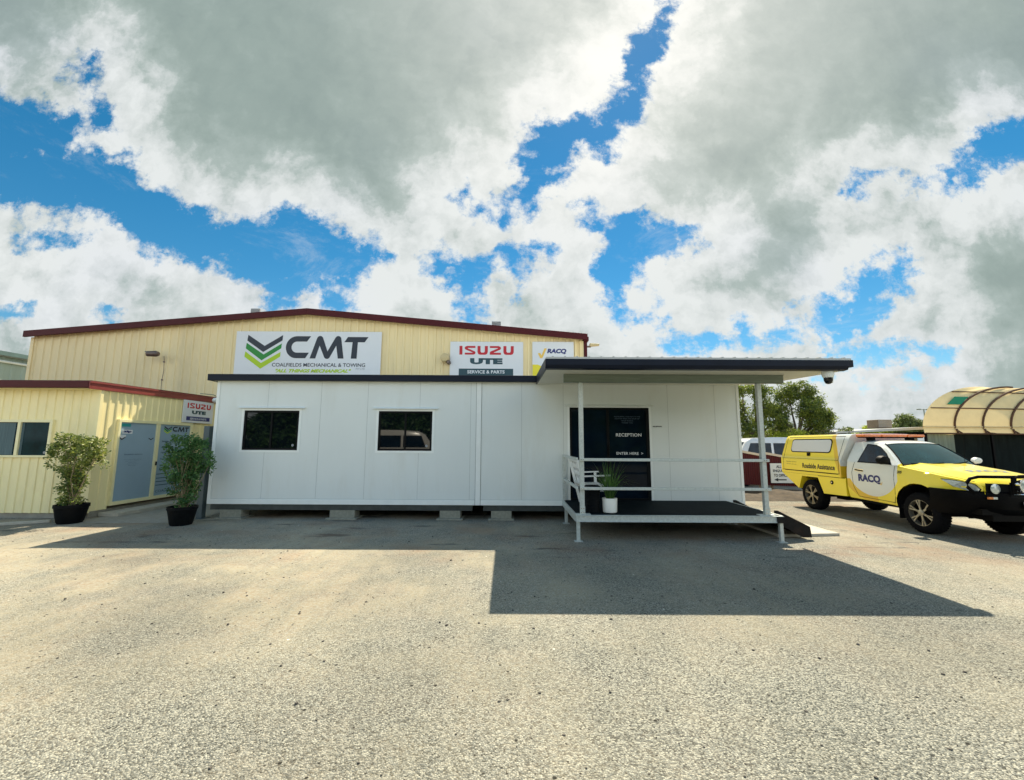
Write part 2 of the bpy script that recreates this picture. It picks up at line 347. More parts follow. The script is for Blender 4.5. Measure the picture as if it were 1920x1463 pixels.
def thing(name, label, cat, loc, group=None):
    o = bpy.data.objects.new(name, None); o.empty_display_size = .3; COL.objects.link(o); o.location = loc; ORG[o.name] = Vector(loc)
    return tag(o, label, cat, group)
def struct(o, k='structure'): o['kind'] = k; return o
def one(mb, name, mats, label, cat, org, group=None, **k): return tag(mb.build(name, mats, None, org=org, **k), label, cat, group)

_TX = {}
def text2d(s, bold=0., shear=0.):
    key = (s, bold, shear)
    if key in _TX: return _TX[key]
    cu = bpy.data.curves.new('t', 'FONT'); cu.body = s; cu.offset = bold; cu.shear = shear; cu.resolution_u = 3; cu.fill_mode = 'FRONT'
    ob = bpy.data.objects.new('t', cu); COL.objects.link(ob); bpy.context.view_layer.update()
    ev = ob.evaluated_get(bpy.context.evaluated_depsgraph_get()); me = ev.to_mesh()
    vs = [(v.co.x, v.co.y) for v in me.vertices]; fs = [tuple(p.vertices) for p in me.polygons]; ev.to_mesh_clear()
    bpy.data.objects.remove(ob); bpy.data.curves.remove(cu)
    xs = [a for a, b in vs]; ys = [b for a, b in vs]; x0, x1, y0, y1 = min(xs), max(xs), min(ys), max(ys)
    vs = [((a-x0)/(x1-x0), (b-y0)/(y1-y0)) for a, b in vs]; _TX[key] = (vs, fs); return _TX[key]
def text_to(mb, s, fn, bold=0., shear=0., mi=None):
    """fn maps (0..1, 0..1) of the word's box to a 3-D point"""
    vs, fs = text2d(s, bold, shear); base = len(mb.v)
    mb.v += [tuple(fn(a, b)) for a, b in vs]
    for f in fs: mb.f.append(tuple(base+i for i in f)); mb.mi.append(mb.cur if mi is None else mi)
def plane(x0, y0, z0, X, Z):
    X = Vector(X); Z = Vector(Z); o = Vector((x0, y0, z0)); return lambda a, b: o+X*a+Z*b
def poly2(mb, pts, fn, mi=None):
    """concave outline in 2-D, triangulated, mapped by fn"""
    from mathutils.geometry import tessellate_polygon
    tri = tessellate_polygon([[Vector((a, b, 0)) for a, b in pts]]); base = len(mb.v)
    mb.v += [tuple(fn(a, b)) for a, b in pts]
    for t in tri: mb.f.append(tuple(base+i for i in t)); mb.mi.append(mb.cur if mi is None else mi)

def ribbed(mb, s0, s1, zb, zt, pitch, depth, fn, phase=0., prof=((.0, 0), (.58, 0), (.66, 1), (.90, 1), (.98, 0))):
    """profiled sheet: s along the wall, fn(s, out, z) -> point; zb, zt functions of s"""
    pts = []; k = math.floor((s0-phase)/pitch)
    while True:
        for a, d_ in prof:
            x = phase+(k+a)*pitch
            if s0 < x < s1: pts.append((x, d_*depth))
        if phase+k*pitch > s1: break
        k += 1
    pts = [(s0, 0)]+pts+[(s1, 0)]
    base = len(mb.v)
    for x, o in pts:
        mb.v.append(tuple(fn(x, o, zb(x)))); mb.v.append(tuple(fn(x, o, zt(x))))
    for i in range(len(pts)-1):
        a = base+2*i; mb.f.append((a, a+2, a+3, a+1)); mb.mi.append(mb.cur)

def leaves(mb, pts, L, Wd, droop=.0, rng=random, jit=.5):
    """one folded leaf at each point"""
    for p in pts:
        l = L*rng.uniform(1-jit, 1+jit*.6); w = Wd*rng.uniform(1-jit, 1+jit*.6)
        th = rng.uniform(0, 6.283); ph = rng.uniform(-.9, .7)-droop
        d_ = Vector((math.cos(th)*math.cos(ph), math.sin(th)*math.cos(ph), math.sin(ph)))
        s_ = d_.cross(Vector((rng.uniform(-1, 1), rng.uniform(-1, 1), rng.uniform(-.2, 1.3))))
        if s_.length < .05: s_ = Vector((1, 0, 0))
        s_.normalize(); p = Vector(p)
        n = len(mb.v); mb.v += [tuple(p), tuple(p+d_*l*.5+s_*w*.5), tuple(p+d_*l), tuple(p+d_*l*.5-s_*w*.5)]
        mb.f.append((n, n+1, n+2, n+3)); mb.mi.append(mb.cur)
def blob_pts(c, r, n, rng=random, flat=1.):
    out = []
    for _ in range(n):
        v = Vector((rng.gauss(0, 1), rng.gauss(0, 1), rng.gauss(0, 1))); v.normalize(); v *= r*rng.uniform(.25, 1)**.6
        out.append((c[0]+v.x, c[1]+v.y, c[2]+v.z*flat))
    return out
# ================================================================ the ground
def ground_mat():
    ma = bpy.data.materials.new('gravel_seal'); ma.use_nodes = True; t = ma.node_tree; b = t.nodes['Principled BSDF']
    N = t.nodes.new
    def L(a, b_): t.links.new(a, b_)
    tcn = N('ShaderNodeTexCoord'); src = tcn.outputs['Object']
    def nz(sc, det=6, ro=.6, off=None):
        n = N('ShaderNodeTexNoise'); n.inputs['Scale'].default_value = sc; n.inputs['Detail'].default_value = det; n.inputs['Roughness'].default_value = ro
        if off is not None:
            mp = N('ShaderNodeMapping'); mp.inputs['Scale'].default_value = off; L(src, mp.inputs[0]); L(mp.outputs[0], n.inputs['Vector'])
        else: L(src, n.inputs['Vector'])
        return n.outputs[0]
    def mr(v, a, b_, c=0., d_=1.):
        n = N('ShaderNodeMapRange'); n.interpolation_type = 'SMOOTHSTEP'; L(v, n.inputs[0])
        for i, x in enumerate((a, b_, c, d_)): n.inputs[i+1].default_value = x
        return n.outputs[0]
    def mix(f, a, b_, bt='MIX'):
        n = N('ShaderNodeMix'); n.data_type = 'RGBA'; n.blend_type = bt
        if isinstance(f, float): n.inputs[0].default_value = f
        else: L(f, n.inputs[0])
        for i, x in ((6, a), (7, b_)):
            if isinstance(x, tuple): n.inputs[i].default_value = x
            else: L(x, n.inputs[i])
        return n.outputs[2]
    def mth(op, a, b_):
        n = N('ShaderNodeMath'); n.operation = op
        for i, x in ((0, a), (1, b_)):
            if isinstance(x, float): n.inputs[i].default_value = x
            else: L(x, n.inputs[i])
        return n.outputs[0]
    sep = N('ShaderNodeSeparateXYZ'); L(src, sep.inputs[0])
    vo = N('ShaderNodeTexVoronoi'); vo.inputs['Scale'].default_value = 100; vo.inputs['Randomness'].default_value = 1.; L(src, vo.inputs['Vector'])
    vo2 = N('ShaderNodeTexVoronoi'); vo2.inputs['Scale'].default_value = 38; L(src, vo2.inputs['Vector'])
    sp = N('ShaderNodeSeparateColor'); L(vo.outputs['Color'], sp.inputs[0])
    sp2 = N('ShaderNodeSeparateColor'); L(vo2.outputs['Color'], sp2.inputs[0])
    # chip colours
    ramp = N('ShaderNodeValToRGB'); L(sp.outputs[0], ramp.inputs[0]); e = ramp.color_ramp.elements
    e[0].position = 0; e[0].color = (.06, .065, .06, 1); e[1].position = 1; e[1].color = (.68, .68, .57, 1)
    for p_, c_ in ((.18, (.16, .17, .15, 1)), (.45, (.31, .325, .29, 1)), (.75, (.48, .475, .40, 1))):
        x = e.new(p_); x.color = c_
    chips = ramp.outputs[0]
    gaps = mr(vo.outputs['Distance'], .35, .75, 1., .55)
    chips = mix(1., chips, mix(gaps, (.3, .3, .3, 1), (1, 1, 1, 1)), 'MULTIPLY')
    # fine dust between and over the chips, more to the left and far
    dust = (.45, .385, .255, 1)
    xx = mr(sep.outputs[0], -6., 4., 1., 0.); yy = mr(sep.outputs[1], 2.0, 5.5, 0., 1.)
    dn = nz(.55, 10, .62); dn2 = nz(2.6, 8, .7, (1.6, .35, 1))
    df = mth('MULTIPLY', mr(dn, .36, .62, .25, 1.), mth('ADD', mth('MULTIPLY', xx, .5), mth('ADD', mth('MULTIPLY', yy, .5), .24)))
    df = mth('MULTIPLY', df, mr(dn2, .3, .65, .55, 1.))
    dcol = mix(mr(nz(1.3, 8, .7), .4, .68), dust, (.38, .29, .19, 1))
    dcol = mix(mr(nz(28., 5, .7), .35, .7), dcol, (.50, .48, .39, 1))
    col = mix(df, chips, dcol)
    # broad tone changes, grey old seal, darker oily patches near the office
    tone = mr(nz(.33, 8, .6), .3, .7, .60, .86)
    n = N('ShaderNodeVectorMath'); n.operation = 'SCALE'; L(col, n.inputs[0]); L(tone, n.inputs['Scale']); col = n.outputs[0]
    oil = mth('MULTIPLY', mr(nz(1.4, 6, .55, (.5, 2.2, 1)), .60, .68), mr(sep.outputs[1], 6.0, 7.2, 0., 1.))
    col = mix(mth('MULTIPLY', oil, .75), col, (.05, .05, .05, 1))
    red = mth('MULTIPLY', mr(nz(.8, 6, .6), .46, .7), mr(sep.outputs[1], 5.4, 6.8, 0., .45))
    col = mix(red, col, (.26, .16, .10, 1))
    # black specks and pale stones
    def specks(scale, thr, size, c, col):
        v = N('ShaderNodeTexVoronoi'); v.inputs['Scale'].default_value = scale; L(src, v.inputs['Vector'])
        s_ = N('ShaderNodeSeparateColor'); L(v.outputs['Color'], s_.inputs[0])
        sel = mth('MULTIPLY', mth('GREATER_THAN', s_.outputs[1], thr), mr(v.outputs['Distance'], size, size*.6, 0., 1.))
        return mix(sel, col, c)
    col = specks(11., .86, .16, (.03, .028, .022, 1), col)
    col = specks(23., .80, .2, (.05, .045, .035, 1), col)
    col = specks(7., .93, .1, (.75, .72, .62, 1), col)
    L(col, b.inputs['Base Color']); b.inputs['Roughness'].default_value = .9; b.inputs['Specular IOR Level'].default_value = .25
    hgt = mth('ADD', mth('MULTIPLY', vo.outputs['Distance'], -.8), mth('MULTIPLY', sp2.outputs[0], .5))
    inv = mth('SUBTRACT', 1., df)
    hgt = mth('MULTIPLY', hgt, mth('ADD', inv, .15))
    bp = N('ShaderNodeBump'); bp.inputs['Strength'].default_value = .85; bp.inputs['Distance'].default_value = .012; L(hgt, bp.inputs['Height'])
    bp2 = N('ShaderNodeBump'); bp2.inputs['Strength'].default_value = .5; bp2.inputs['Distance'].default_value = .03; L(nz(3., 8, .6), bp2.inputs['Height']); L(bp.outputs[0], bp2.inputs['Normal'])
    L(bp2.outputs[0], b.inputs['Normal'])
    return ma
g = MB(); g.face([(-600, -600, 0), (600, -600, 0), (600, 900, 0), (-600, 900, 0)])
struct(g.build('ground', ground_mat()))
# pale concrete apron strip in front of the annex, with a long joint
g = MB(); g.face([(-9.1, 8.95, .004), (-6.9, 9.0, .004), (-6.9, 13.2, .004), (-9.1, 13.2, .004)])
struct(g.build('concrete_path', m_conc))
g = MB()
def ridge(a, b):
    x = 6.0+a*9; y = 12.9+b*2.6
    h = .16*math.sin(b*math.pi)*(1+.35*math.sin(x*2.3)+.2*math.sin(x*5.1+b*4))
    return (x, y, h+.006)
g.grid(ridge, 60, 14)
struct(g.build('dirt_bank', m_dirt, smooth=True))
g = MB()
rg = random.Random(5)
for _ in range(1100):
    x = rg.uniform(-9, 7); y = rg.uniform(1.6, 9.) if rg.random() < .6 else rg.uniform(1.6, 5)
    r_ = rg.uniform(.003, .013)**1.0*(1+.06*y)*rg.choice((.6, .6, 1.)); h = r_*rg.uniform(.3, .8); a0 = rg.uniform(0, 6)
    k = 6; base = len(g.v)
    for i in range(k): g.v.append((x+r_*math.cos(a0+i*6.283/k)*rg.uniform(.6, 1.2), y+r_*math.sin(a0+i*6.283/k)*rg.uniform(.6, 1.2), .001))
    for i in range(k): g.v.append((x+r_*.6*math.cos(a0+i*6.283/k), y+r_*.6*math.sin(a0+i*6.283/k), .001+h))
    for i in range(k): g.f.append((base+i, base+(i+1) % k, base+k+(i+1) % k, base+k+i)); g.mi.append(0)
    g.f.append(tuple(base+k+i for i in range(k))); g.mi.append(0)
struct(g.build('loose_stones', mat('loose_stone', (.10, .09, .075), .9, var=.6, vscale=1.1)), 'stuff')

# ================================================================ workshop shed
sh = thing('workshop_shed', 'large cream corrugated workshop shed with a low maroon edged gable behind the white office', 'shed', (-6.6, 13.3, 0))
SL, SR, AP = -15.45, 2.27, -6.6
def gz(x): return 5.10+(5.88-5.10)*(1-abs(x-AP)/8.86)
g = MB(); ribbed(g, SL, SR, lambda x: 0., lambda x: gz(x)-.03, .252, .029, lambda s, o, z: (s, 13.3-o, z), phase=.08)
g.face([(SL, 13.3, 0), (SL, 29, 0), (SL, 29, 5.07), (SL, 13.3, 5.07)]); g.face([(SR, 13.3, 0), (SR, 29, 0), (SR, 29, 5.07), (SR, 13.3, 5.07)]); g.face([(SL, 29, 0), (SR, 29, 0), (SR, 29, 5.07), (AP, 29, 5.85), (SL, 29, 5.07)])
g.build('wall', m_cream, sh)
g = MB()
for a, b in ((SL-.12, AP), (AP, SR+.12)):
    g.prism([(a, 13.1, gz(a)+.02), (b, 13.1, gz(b)+.02), (b, 29.2, gz(b)+.02), (a, 29.2, gz(a)+.02)], (0, 0, .03))
g.build('roof', m_maroon, sh)
g = MB()
for a, b in ((SL-.13, AP), (AP, SR+.13)):
    g.prism([(a, 13.16, gz(a)-.13), (b, 13.16, gz(b)-.13), (b, 13.16, gz(b)+.07), (a, 13.16, gz(a)+.07)], (0, -.07, 0))
g.build('barge_board', m_maroon, sh, bevel=.006)
g = MB(); g.box(SL-.02, SL+.08, 13.24, 13.3, 0, 4.98); g.build('corner_flashing', m_cream, sh); g = MB(); g.box(SR-.10, SR+.02, 13.24, 13.3, 0, 4.96); g.build('corner_flashing', m_cream, sh)
g = MB(); g.box(SR+.03, SR+.13, 13.2, 13.3, 0, 4.98); g.box(SR+.02, SR+.17, 13.12, 29, 4.93, 5.07); g.build('gutter', m_maroon, sh, bevel=.01)
def small_vent(x, z, label):
    t = thing('roof_floodlight', label, 'floodlight', (x, 13.6, gz(x)), 'small lamps seen from behind above the shed roof')
    g = MB(); g.box(x-.15, x+.15, 13.3, 13.36, z-.02, z+.16); g.build('lamp_head', m_far, t, bevel=.01)
    g = MB()
    for q in range(5): g.box(x-.14, x+.14, 13.29, 13.298, z+.005+q*.03, z+.018+q*.03)
    g.build('cooling_fins', m_grey, t)
    g = MB(); g.bar((x+.02, 13.33, gz(x)+.05), (x+.02, 13.33, z), .03, .03); g.build('bracket', m_darkb, t)
small_vent(-8.38, 5.84, 'small pale square floodlight on the shed roof edge left of the gable peak')
small_vent(-.52, 5.45, 'small pale square floodlight on the shed roof edge above the red lettered sign')

# wall lamps and the hanging cable
t = thing('wall_floodlight', 'weathered floodlight on a bent arm on the shed wall with a cable hanging below it', 'floodlight', (-11.35, 13.3, 4.3))
g = MB(); g.tube([(-11.55, 13.27, 4.47), (-11.62, 13.1, 4.5), (-11.45, 12.98, 4.46), (-11.3, 12.95, 4.42)], .022, 8); g.build('arm', m_galvd, t, smooth=True)
g = MB(); g.lathe([(.03, -.2), (.085, -.16), (.095, .1), (.07, .17), (.03, .19)], (-11.25, 12.95, 4.4), 14, 'x'); g.build('lamp_head', m_darkb, t, smooth=True)
g = MB(); g.tube([(-11.1, 13.2, 4.38), (-11.11, 13.24, 4.2), (-11.10, 13.25, 3.9), (-11.13, 13.25, 3.6), (-11.12, 13.25, 3.05)], .008, 5)
for z in (4.2, 3.62): g.box(-11.135, -11.10, 13.225, 13.262, z-.02, z+.02)
g.build('cable', m_darkb, t)
t = thing('sensor_light', 'round beige sensor light on the shed wall beside the red lettered sign', 'light', (-2.15, 13.3, 4.3))
g = MB(); g.lathe([(.03, -.20), (.13, -.17), (.15, -.06), (.09, .0)], (-2.14, 13.26, 4.37), 18, 'y'); g.build('lamp_head', m_beige, t, smooth=True)
g = MB(); g.lathe([(.04, -.14), (.07, -.05), (.07, .03)], (-2.02, 13.22, 4.22), 12, 'y'); g.build('sensor', m_darkb, t, smooth=True)
t = thing('corner_lamp', 'small lamp on a short arm at the right corner of the shed', 'lamp', (2.4, 13.3, 4.78))
g = MB(); g.box(2.40, 2.52, 13.2, 13.26, 4.74, 4.79); g.build('arm', m_darkb, t)
g = MB(); g.prism([(2.48, 13.12, 4.76), (2.78, 13.12, 4.79), (2.78, 13.12, 4.84), (2.48, 13.12, 4.86)], (0, .14, 0)); g.build('lamp_head', m_beige, t, bevel=.01)

# ---------------------------------------------------------------- signs
def chevrons(fnc, mb):
    poly2(mb, [(192, 135), (405, 275), (624, 137), (620, 205), (392, 352), (185, 208)], fnc, 0)
    poly2(mb, [(180, 237), (400, 383), (616, 243), (612, 305), (380, 457), (174, 308)], fnc, 1)
    poly2(mb, [(170, 345), (375, 490), (608, 350), (605, 410), (372, 562), (165, 412)], fnc, 2)
def cmt_letters(fnc, mb):
    def arc(cx, cy, rx, ry, a0, a1, n=8): return [(cx+rx*math.cos(rad(a0+(a1-a0)*i/n)), cy+ry*math.sin(rad(a0+(a1-a0)*i/n))) for i in range(n+1)]
    C = [(972, 150)]+arc(800, 289, 132, 139, -90, -270, 14)+[(915, 428), (957, 358)]+arc(806, 288, 68, 70, 90, 270, 12)+[(925, 218)]
    poly2(mb, C, fnc, 0)
    Mm = [(970, 430)]+arc(1086, 188, 40, 43, 200, 340, 8)+[(1186, 340)]+arc(1310, 188, 40, 43, 200, 340, 8)+[(1389, 430), (1318, 430), (1290, 268)]+arc(1183, 405, 36, 30, 20, 160, 6)+[(1085, 268), (1040, 430)]
    poly2(mb, Mm, fnc, 0)
    poly2(mb, [(1430, 157), (1685, 157), (1640, 223), (1556, 223), (1550, 430), (1478, 430), (1490, 223), (1388, 223)], fnc, 0)
def big_word(mb, fnc, mi=0):
    """five wide slab letters: I S U Z U, drawn in a 228..950 x 213..333 box"""
    poly2(mb, [(228, 213), (268, 213), (268, 331), (228, 331)], fnc, mi)
    poly2(mb, [(440, 213), (330, 213), (303, 224), (297, 244), (306, 260), (402, 300), (402, 305), (300, 305), (300, 331), (412, 331), (436, 322), (443, 303), (434, 287), (338, 246), (338, 240), (440, 240)], fnc, mi)
    for x in (468, 812):
        w = 137
        poly2(mb, [(x, 213), (x+40, 213), (x+40, 285), (x+50, 302), (x+w-50, 302), (x+w-40, 285), (x+w-40, 213), (x+w, 213), (x+w, 295), (x+w-10, 322), (x+w-34, 332), (x+34, 332), (x+10, 322), (x, 295)], fnc, mi)
    poly2(mb, [(632, 213), (745, 213), (772, 224), (780, 244), (770, 262), (686, 300), (686, 304), (780, 304), (780, 331), (632, 331), (632, 300), (640, 288), (738, 246), (738, 240), (632, 240)], fnc, mi)

def board(name, label, x0, x1, z0, z1, y, cat='sign', m_=None):
    t = thing(name, label, cat, ((x0+x1)/2, y, z0))
    g = MB(); g.box(x0, x1, y-.03, y, z0, z1); g.build('board', m_ or m_signw, t, bevel=.004)
    return t
Y0 = 13.265
t = board('company_sign', 'large white sign with green arrow stripes and CMT letters on the shed wall', -8.87, -4.2, 3.70, 5.215, Y0)
sc = 1/386.
def f1(px, py): return (-8.87+(px-45)*sc, Y0-.034, 5.215-(py-90)*sc)
g = MB(); chevrons(f1, g); g.build('chevrons', [m_navyink, m_green, m_lime], t)
g = MB(); cmt_letters(f1, g); g.build('big_letters', m_navyink, t)
def tbox(mb, s, f, x0, x1, yb, yt, bold=.0, shear=0., mi=None): text_to(mb, s, lambda a, b: f(x0+(x1-x0)*a, yb+(yt-yb)*b), bold, shear, mi)
g = MB(); tbox(g, 'COALFIELDS MECHANICAL & TOWING', f1, 512, 1660, 534, 488, .012); g.build('name_lettering', m_navyink, t)
g = MB(); tbox(g, 'PTY LTD', f1, 1545, 1655, 570, 548, .0, .2); g.build('small_lettering', m_grey, t)
g = MB(); tbox(g, '"ALL THINGS MECHANICAL"', f1, 560, 1492, 607, 562, .05, .35); g.build('slogan_lettering', m_lime, t)

def red_sign(name, label, fn, t, bw, bh):
    g = MB(); big_word(g, fn); g.build('red_lettering', m_redink, t)
    g = MB(); text_to(g, 'UTE', lambda a, b: fn(372+430*a, 460-82*b), .075); g.build('dark_lettering', m_tealink, t)
    g = MB(); g.face([fn(225, 620 if bw else 610), fn(943, 620 if bw else 610), fn(943, 519), fn(225, 519)]); g.build('blue_band', m_tealink if bw else m_blueink, t)
sc2 = 2.341/970
def f2(px, py): return (-1.988+(px-105)*sc2, Y0-.034, 4.91-(py-155)*sc2)
t = board('dealer_sign', 'white sign with wide red letters above a dark service band on the shed wall', -1.988, .353, 3.70, 4.91, Y0)
red_sign('', '', f2, t, True, 0)
g = MB(); text_to(g, 'SERVICE & PARTS', lambda a, b: (lambda p: (p[0], p[1]-.003, p[2]))(f2(338+492*a, 584-44*b)), .025); g.build('white_lettering', m_whiteink, t)
sc3 = 1.326/550
def f3(px, py): return (.646+(px-1190)*sc3, Y0-.034, 4.92-(py-160)*sc3)
t = board('motoring_club_sign', 'white sign with a yellow tick and blue RACQ letters half hidden by the awning roof', .646, 1.972, 3.70, 4.92, Y0)
g = MB(); tbox(g, 'RACQ', f3, 1385, 1642, 328, 254, .055, .2); g.build('blue_lettering', m_blueink, t)
g = MB(); poly2(g, [(1262, 318), (1295, 312), (1310, 345), (1350, 250), (1382, 250), (1322, 383), (1292, 383)], f3, 0); g.build('tick', m_goldink, t)
g = MB(); poly2(g, [(1192, 470), (1262, 470), (1330, 500), (1330, 655), (1192, 655)], f3, 0); g.build('yellow_band', m_yelink, t)

# ================================================================ annex
an = thing('annex_building', 'cream corrugated lean-to office with maroon gutter at the left', 'building', (-11.5, 9.5, 0))
AX = -9.32; AY = 9.5
g = MB(); AL = -17.
for s0, s1, zb, zt in ((AL, -12.62, .11, 2.9), (-12.62, -10.27, .11, 1.31), (-12.62, -10.27, 2.15, 2.9), (-10.27, AX-.001, .11, 2.9)):
    ribbed(g, s0, s1, lambda x: zb, lambda x: zt, .195, .02, lambda s, o, z: (s, AY-o, z), phase=.03)
for s0, s1, zb, zt in ((AY, 9.97, .13, 2.92), (9.97, 12.28, 2.2, 2.92), (12.28, 13.29, .13, 2.92)):
    ribbed(g, s0, s1, lambda x: zb, lambda x: zt, .195, .018, lambda s, o, z: (AX-.018+o, s, z), phase=.05, prof=((.0, 0), (.62, 0), (.68, 1), (.86, 1), (.92, 0)))
g.build('wall', m_cream2, an)
g = MB(); g.box(AX-.05, AX+.03, AY-.03, AY+.04, .11, 2.9); g.build('corner_flashing', m_cream2, an)
g = MB(); g.box(AL, AX-.06, AY+.03, AY+.15, 0, .12); g.box(AX-.16, AX-.03, AY+.08, 13.28, 0, .13); g.build('footing', m_conc, an)
g = MB(); g.prism([(AL, 9.22, 2.99), (AX+.03, 9.22, 2.99), (AX+.03, 13.29, 3.05), (AL, 13.29, 3.05)], (0, 0, .02)); g.build('roof', m_maroon, an)
g = MB(); g.box(AL, AX+.03, 9.16, 9.28, 2.84, 2.985); g.build('gutter', m_maroon, an, bevel=.012)
m_maroonl = mat('faded_maroon_trim', (.24, .04, .035), .42, var=.12, vscale=4)
g = MB(); g.prism([(AX+.031, 9.17, 2.82), (AX+.031, 13.26, 2.88), (AX+.031, 13.26, 3.05), (AX+.031, 9.17, 2.99)], (.02, 0, 0)); g.prism([(AX+.052, 9.17, 2.95), (AX+.052, 13.26, 3.01), (AX+.052, 13.26, 3.05), (AX+.052, 9.17, 2.99)], (.015, 0, 0)); g.build('barge_board', m_maroonl, an, bevel=.004)
g = MB(); g.box(AL, AX+.05, 9.29, 9.47, 2.83, 2.86); g.build('soffit', m_cream2, an)
# window with two panes and curtains
wf = MB()
for a in ((-12.62, -10.27, 1.31, 1.36), (-12.62, -10.27, 2.09, 2.15), (-12.62, -12.56, 1.36, 2.09), (-10.34, -10.27, 1.36, 2.09), (-11.05, -10.985, 1.36, 2.09)): wf.box(a[0], a[1], AY-.05, AY+.02, a[2], a[3])
wfo = wf.build('window_frame', m_frame_c, an, bevel=.004)
for a, b in ((-12.56, -11.05), (-10.985, -10.34)):
    g = MB(); g.box(a, b, AY-.012, AY-.004, 1.36, 2.09); g.build('pane', mat('annex_glass', (.004, .026, .030), .04, spec=.10, var=.5, vscale=2.), wfo)
def curtain(x0, x1, lean):
    g = MB()
    def c(a, b): return (x0+(x1-x0)*a+lean*(b-1)**2, AY-.016-.002*math.sin(a*38), 1.37+.71*b)
    g.grid(c, 50, 6); return g
curtain(-12.4, -11.12, 0).build('curtain', m_curtain, wfo, smooth=True)
curtain(-10.98, -10.92, -.0).build('curtain', m_curtain, wfo, smooth=True)
g = MB(); g.lathe([(.03, 0), (.03, -.003)], (-10.40, AY-.016, 1.42), 12, 'y'); g.build('window_sticker', m_grey, wfo)
# sliding shopfront on the sunlit side
df = MB()
for a in ((9.97, 12.28, 2.13, 2.2), (9.97, 12.28, .2, .28), (9.97, 10.03, .28, 2.13), (12.22, 12.28, .28, 2.13), (11.06, 11.16, .28, 2.13)): df.box(AX-.03, AX+.06, a[0], a[1], a[2], a[3])
dfo = df.build('shopfront_frame', m_frame_c, an, bevel=.005)
pn = []
for a, b in ((10.03, 11.06), (11.16, 12.22)):
    g = MB(); g.box(AX+.012, AX+.022, a, b, .28, 2.13); pn.append(g.build('pane', m_film, dfo))
g = MB(); g.box(AX+.06, AX+.085, 11.1, 11.13, 1.06, 1.16); g.build('door_latch', m_blackm, dfo, bevel=.004)
XF = AX+.026
def f4(px, py):  # poster area of the left door: px 200..700 -> Y 10.03..11.06
    return (XF, 10.03+(px-190)/560*1.03, 2.13-(py-80)/1270*1.85)
g = MB(); g.face([f4(200, 150), f4(345, 150), f4(345, 100), f4(200, 100)]); g.build('teal_sticker', mat('ink_teal', (.02, .3, .32), .4), dfo)
g = MB(); g.face([f4(232, 265), f4(380, 265), f4(380, 200), f4(232, 200)]); text_to(g, 'zip', lambda a, b: (XF+.003, *f4(245+120*a, 255-45*b)[1:]), .06, mi=1); g.build('payment_sticker', [m_signw, m_blueink], dfo)
g = MB(); poly2(g, [(180, 285), (290, 285), (290, 320), (235, 355), (185, 320)], f4)
g.build('white_chevron', m_signw, dfo)
g = MB(); poly2(g, [(195, 315), (235, 345), (285, 312), (285, 330), (235, 372), (195, 335)], lambda a, b: (XF+.003, *f4(a, b)[1:])); g.build('dark_chevron', m_navyink, dfo); g = MB(); poly2(g, [(640, 325), (680, 350), (722, 322), (722, 338), (680, 368), (640, 342)], f4); g.build('dark_chevron', m_navyink, dfo)
g = MB(); text_to(g, 'Reception entrance', lambda a, b: f4(300+270*a, 622-26*b), .02)
for i, (w, yy) in enumerate(((260, 690), (210, 715), (120, 740), (160, 765), (110, 790))): text_to(g, 'please enter at the front office'[:int(w/9)], lambda a, b: f4(430-w/2+w*a, yy+8-12*b))
g.build('small_lettering', mat('ink_slate', (.07, .13, .2), .5), dfo)
def f5(px, py): return (XF, 11.16+(px-60)/345*1.06, 2.13-(py-315)/760*1.85)
def f5b(px, py): # company mark, reuse of the big sign's drawing
    return f5(108+(px-165)*.19, 330+(py-130)*.20)
g = MB(); chevrons(f5b, g); cmt_letters(f5b, g); g.build('company_mark', [m_navyink, m_green, m_lime], dfo)
g = MB()
for yy, s in ((500, 'Servicing'), (560, 'All mechanical'), (620, 'repairs'), (690, '  Towing 24/7'), (760, 'Tyres'), (800, 'Batteries')): text_to(g, s, lambda a, b: f5(100+len(s)*9*a, yy+12-22*b), .02, .2)
for yy in (850, 893, 930, 967): g.face([f5(80, yy+4), f5(300, yy+4), f5(300, yy-4), f5(80, yy-4)])
text_to(g, 'COALFIELDS', lambda a, b: f5(85+230*a, 1045-26*b), .0)
g.build('poster_lettering', m_tealink, dfo)
# small sign on annex
t = thing('small_dealer_sign', 'small white sign with red and dark lettering high on the annex side wall', 'sign', (AX+.05, 12.45, 2.2))
g = MB(); g.box(AX+.032, AX+.06, 11.86, 13.05, 2.22, 2.86); g.build('board', m_signw, t, bevel=.006)
def f6(px, py): return (AX+.064, 11.86+.13+(px-225)/718*.93, 2.80-(py-200)/420*.53)
red_sign('', '', f6, t, False, 0)
g = MB(); text_to(g, 'SERVICE & PARTS', lambda a, b: (lambda p: (p[0]+.003, p[1], p[2]))(f6(330+500*a, 590-46*b)), .02); g.build('white_lettering', m_whiteink, t)
t = thing('eave_floodlight', 'small white twin floodlight under the maroon gutter end of the annex', 'floodlight', (AX+.2, 13., 2.9))
g = MB(); g.lathe([(.03, -.06), (.075, .0), (.075, .03)], (AX+.28, 12.75, 2.93), 14, 'y'); g.build('lamp_head', m_whitetrim, t, smooth=True); g = MB(); g.lathe([(.03, -.06), (.075, .0), (.075, .03)], (AX+.30, 12.95, 2.85), 14, 'y'); g.build('lamp_head', m_whitetrim, t, smooth=True)
g = MB(); g.tube([(AX+.17, 12.3, 3.08), (AX+.2, 12.8, 3.1), (AX+.24, 13.1, 3.0), (AX+.28, 12.85, 2.9)], .012, 6); g.build('conduit', m_galvd, t)
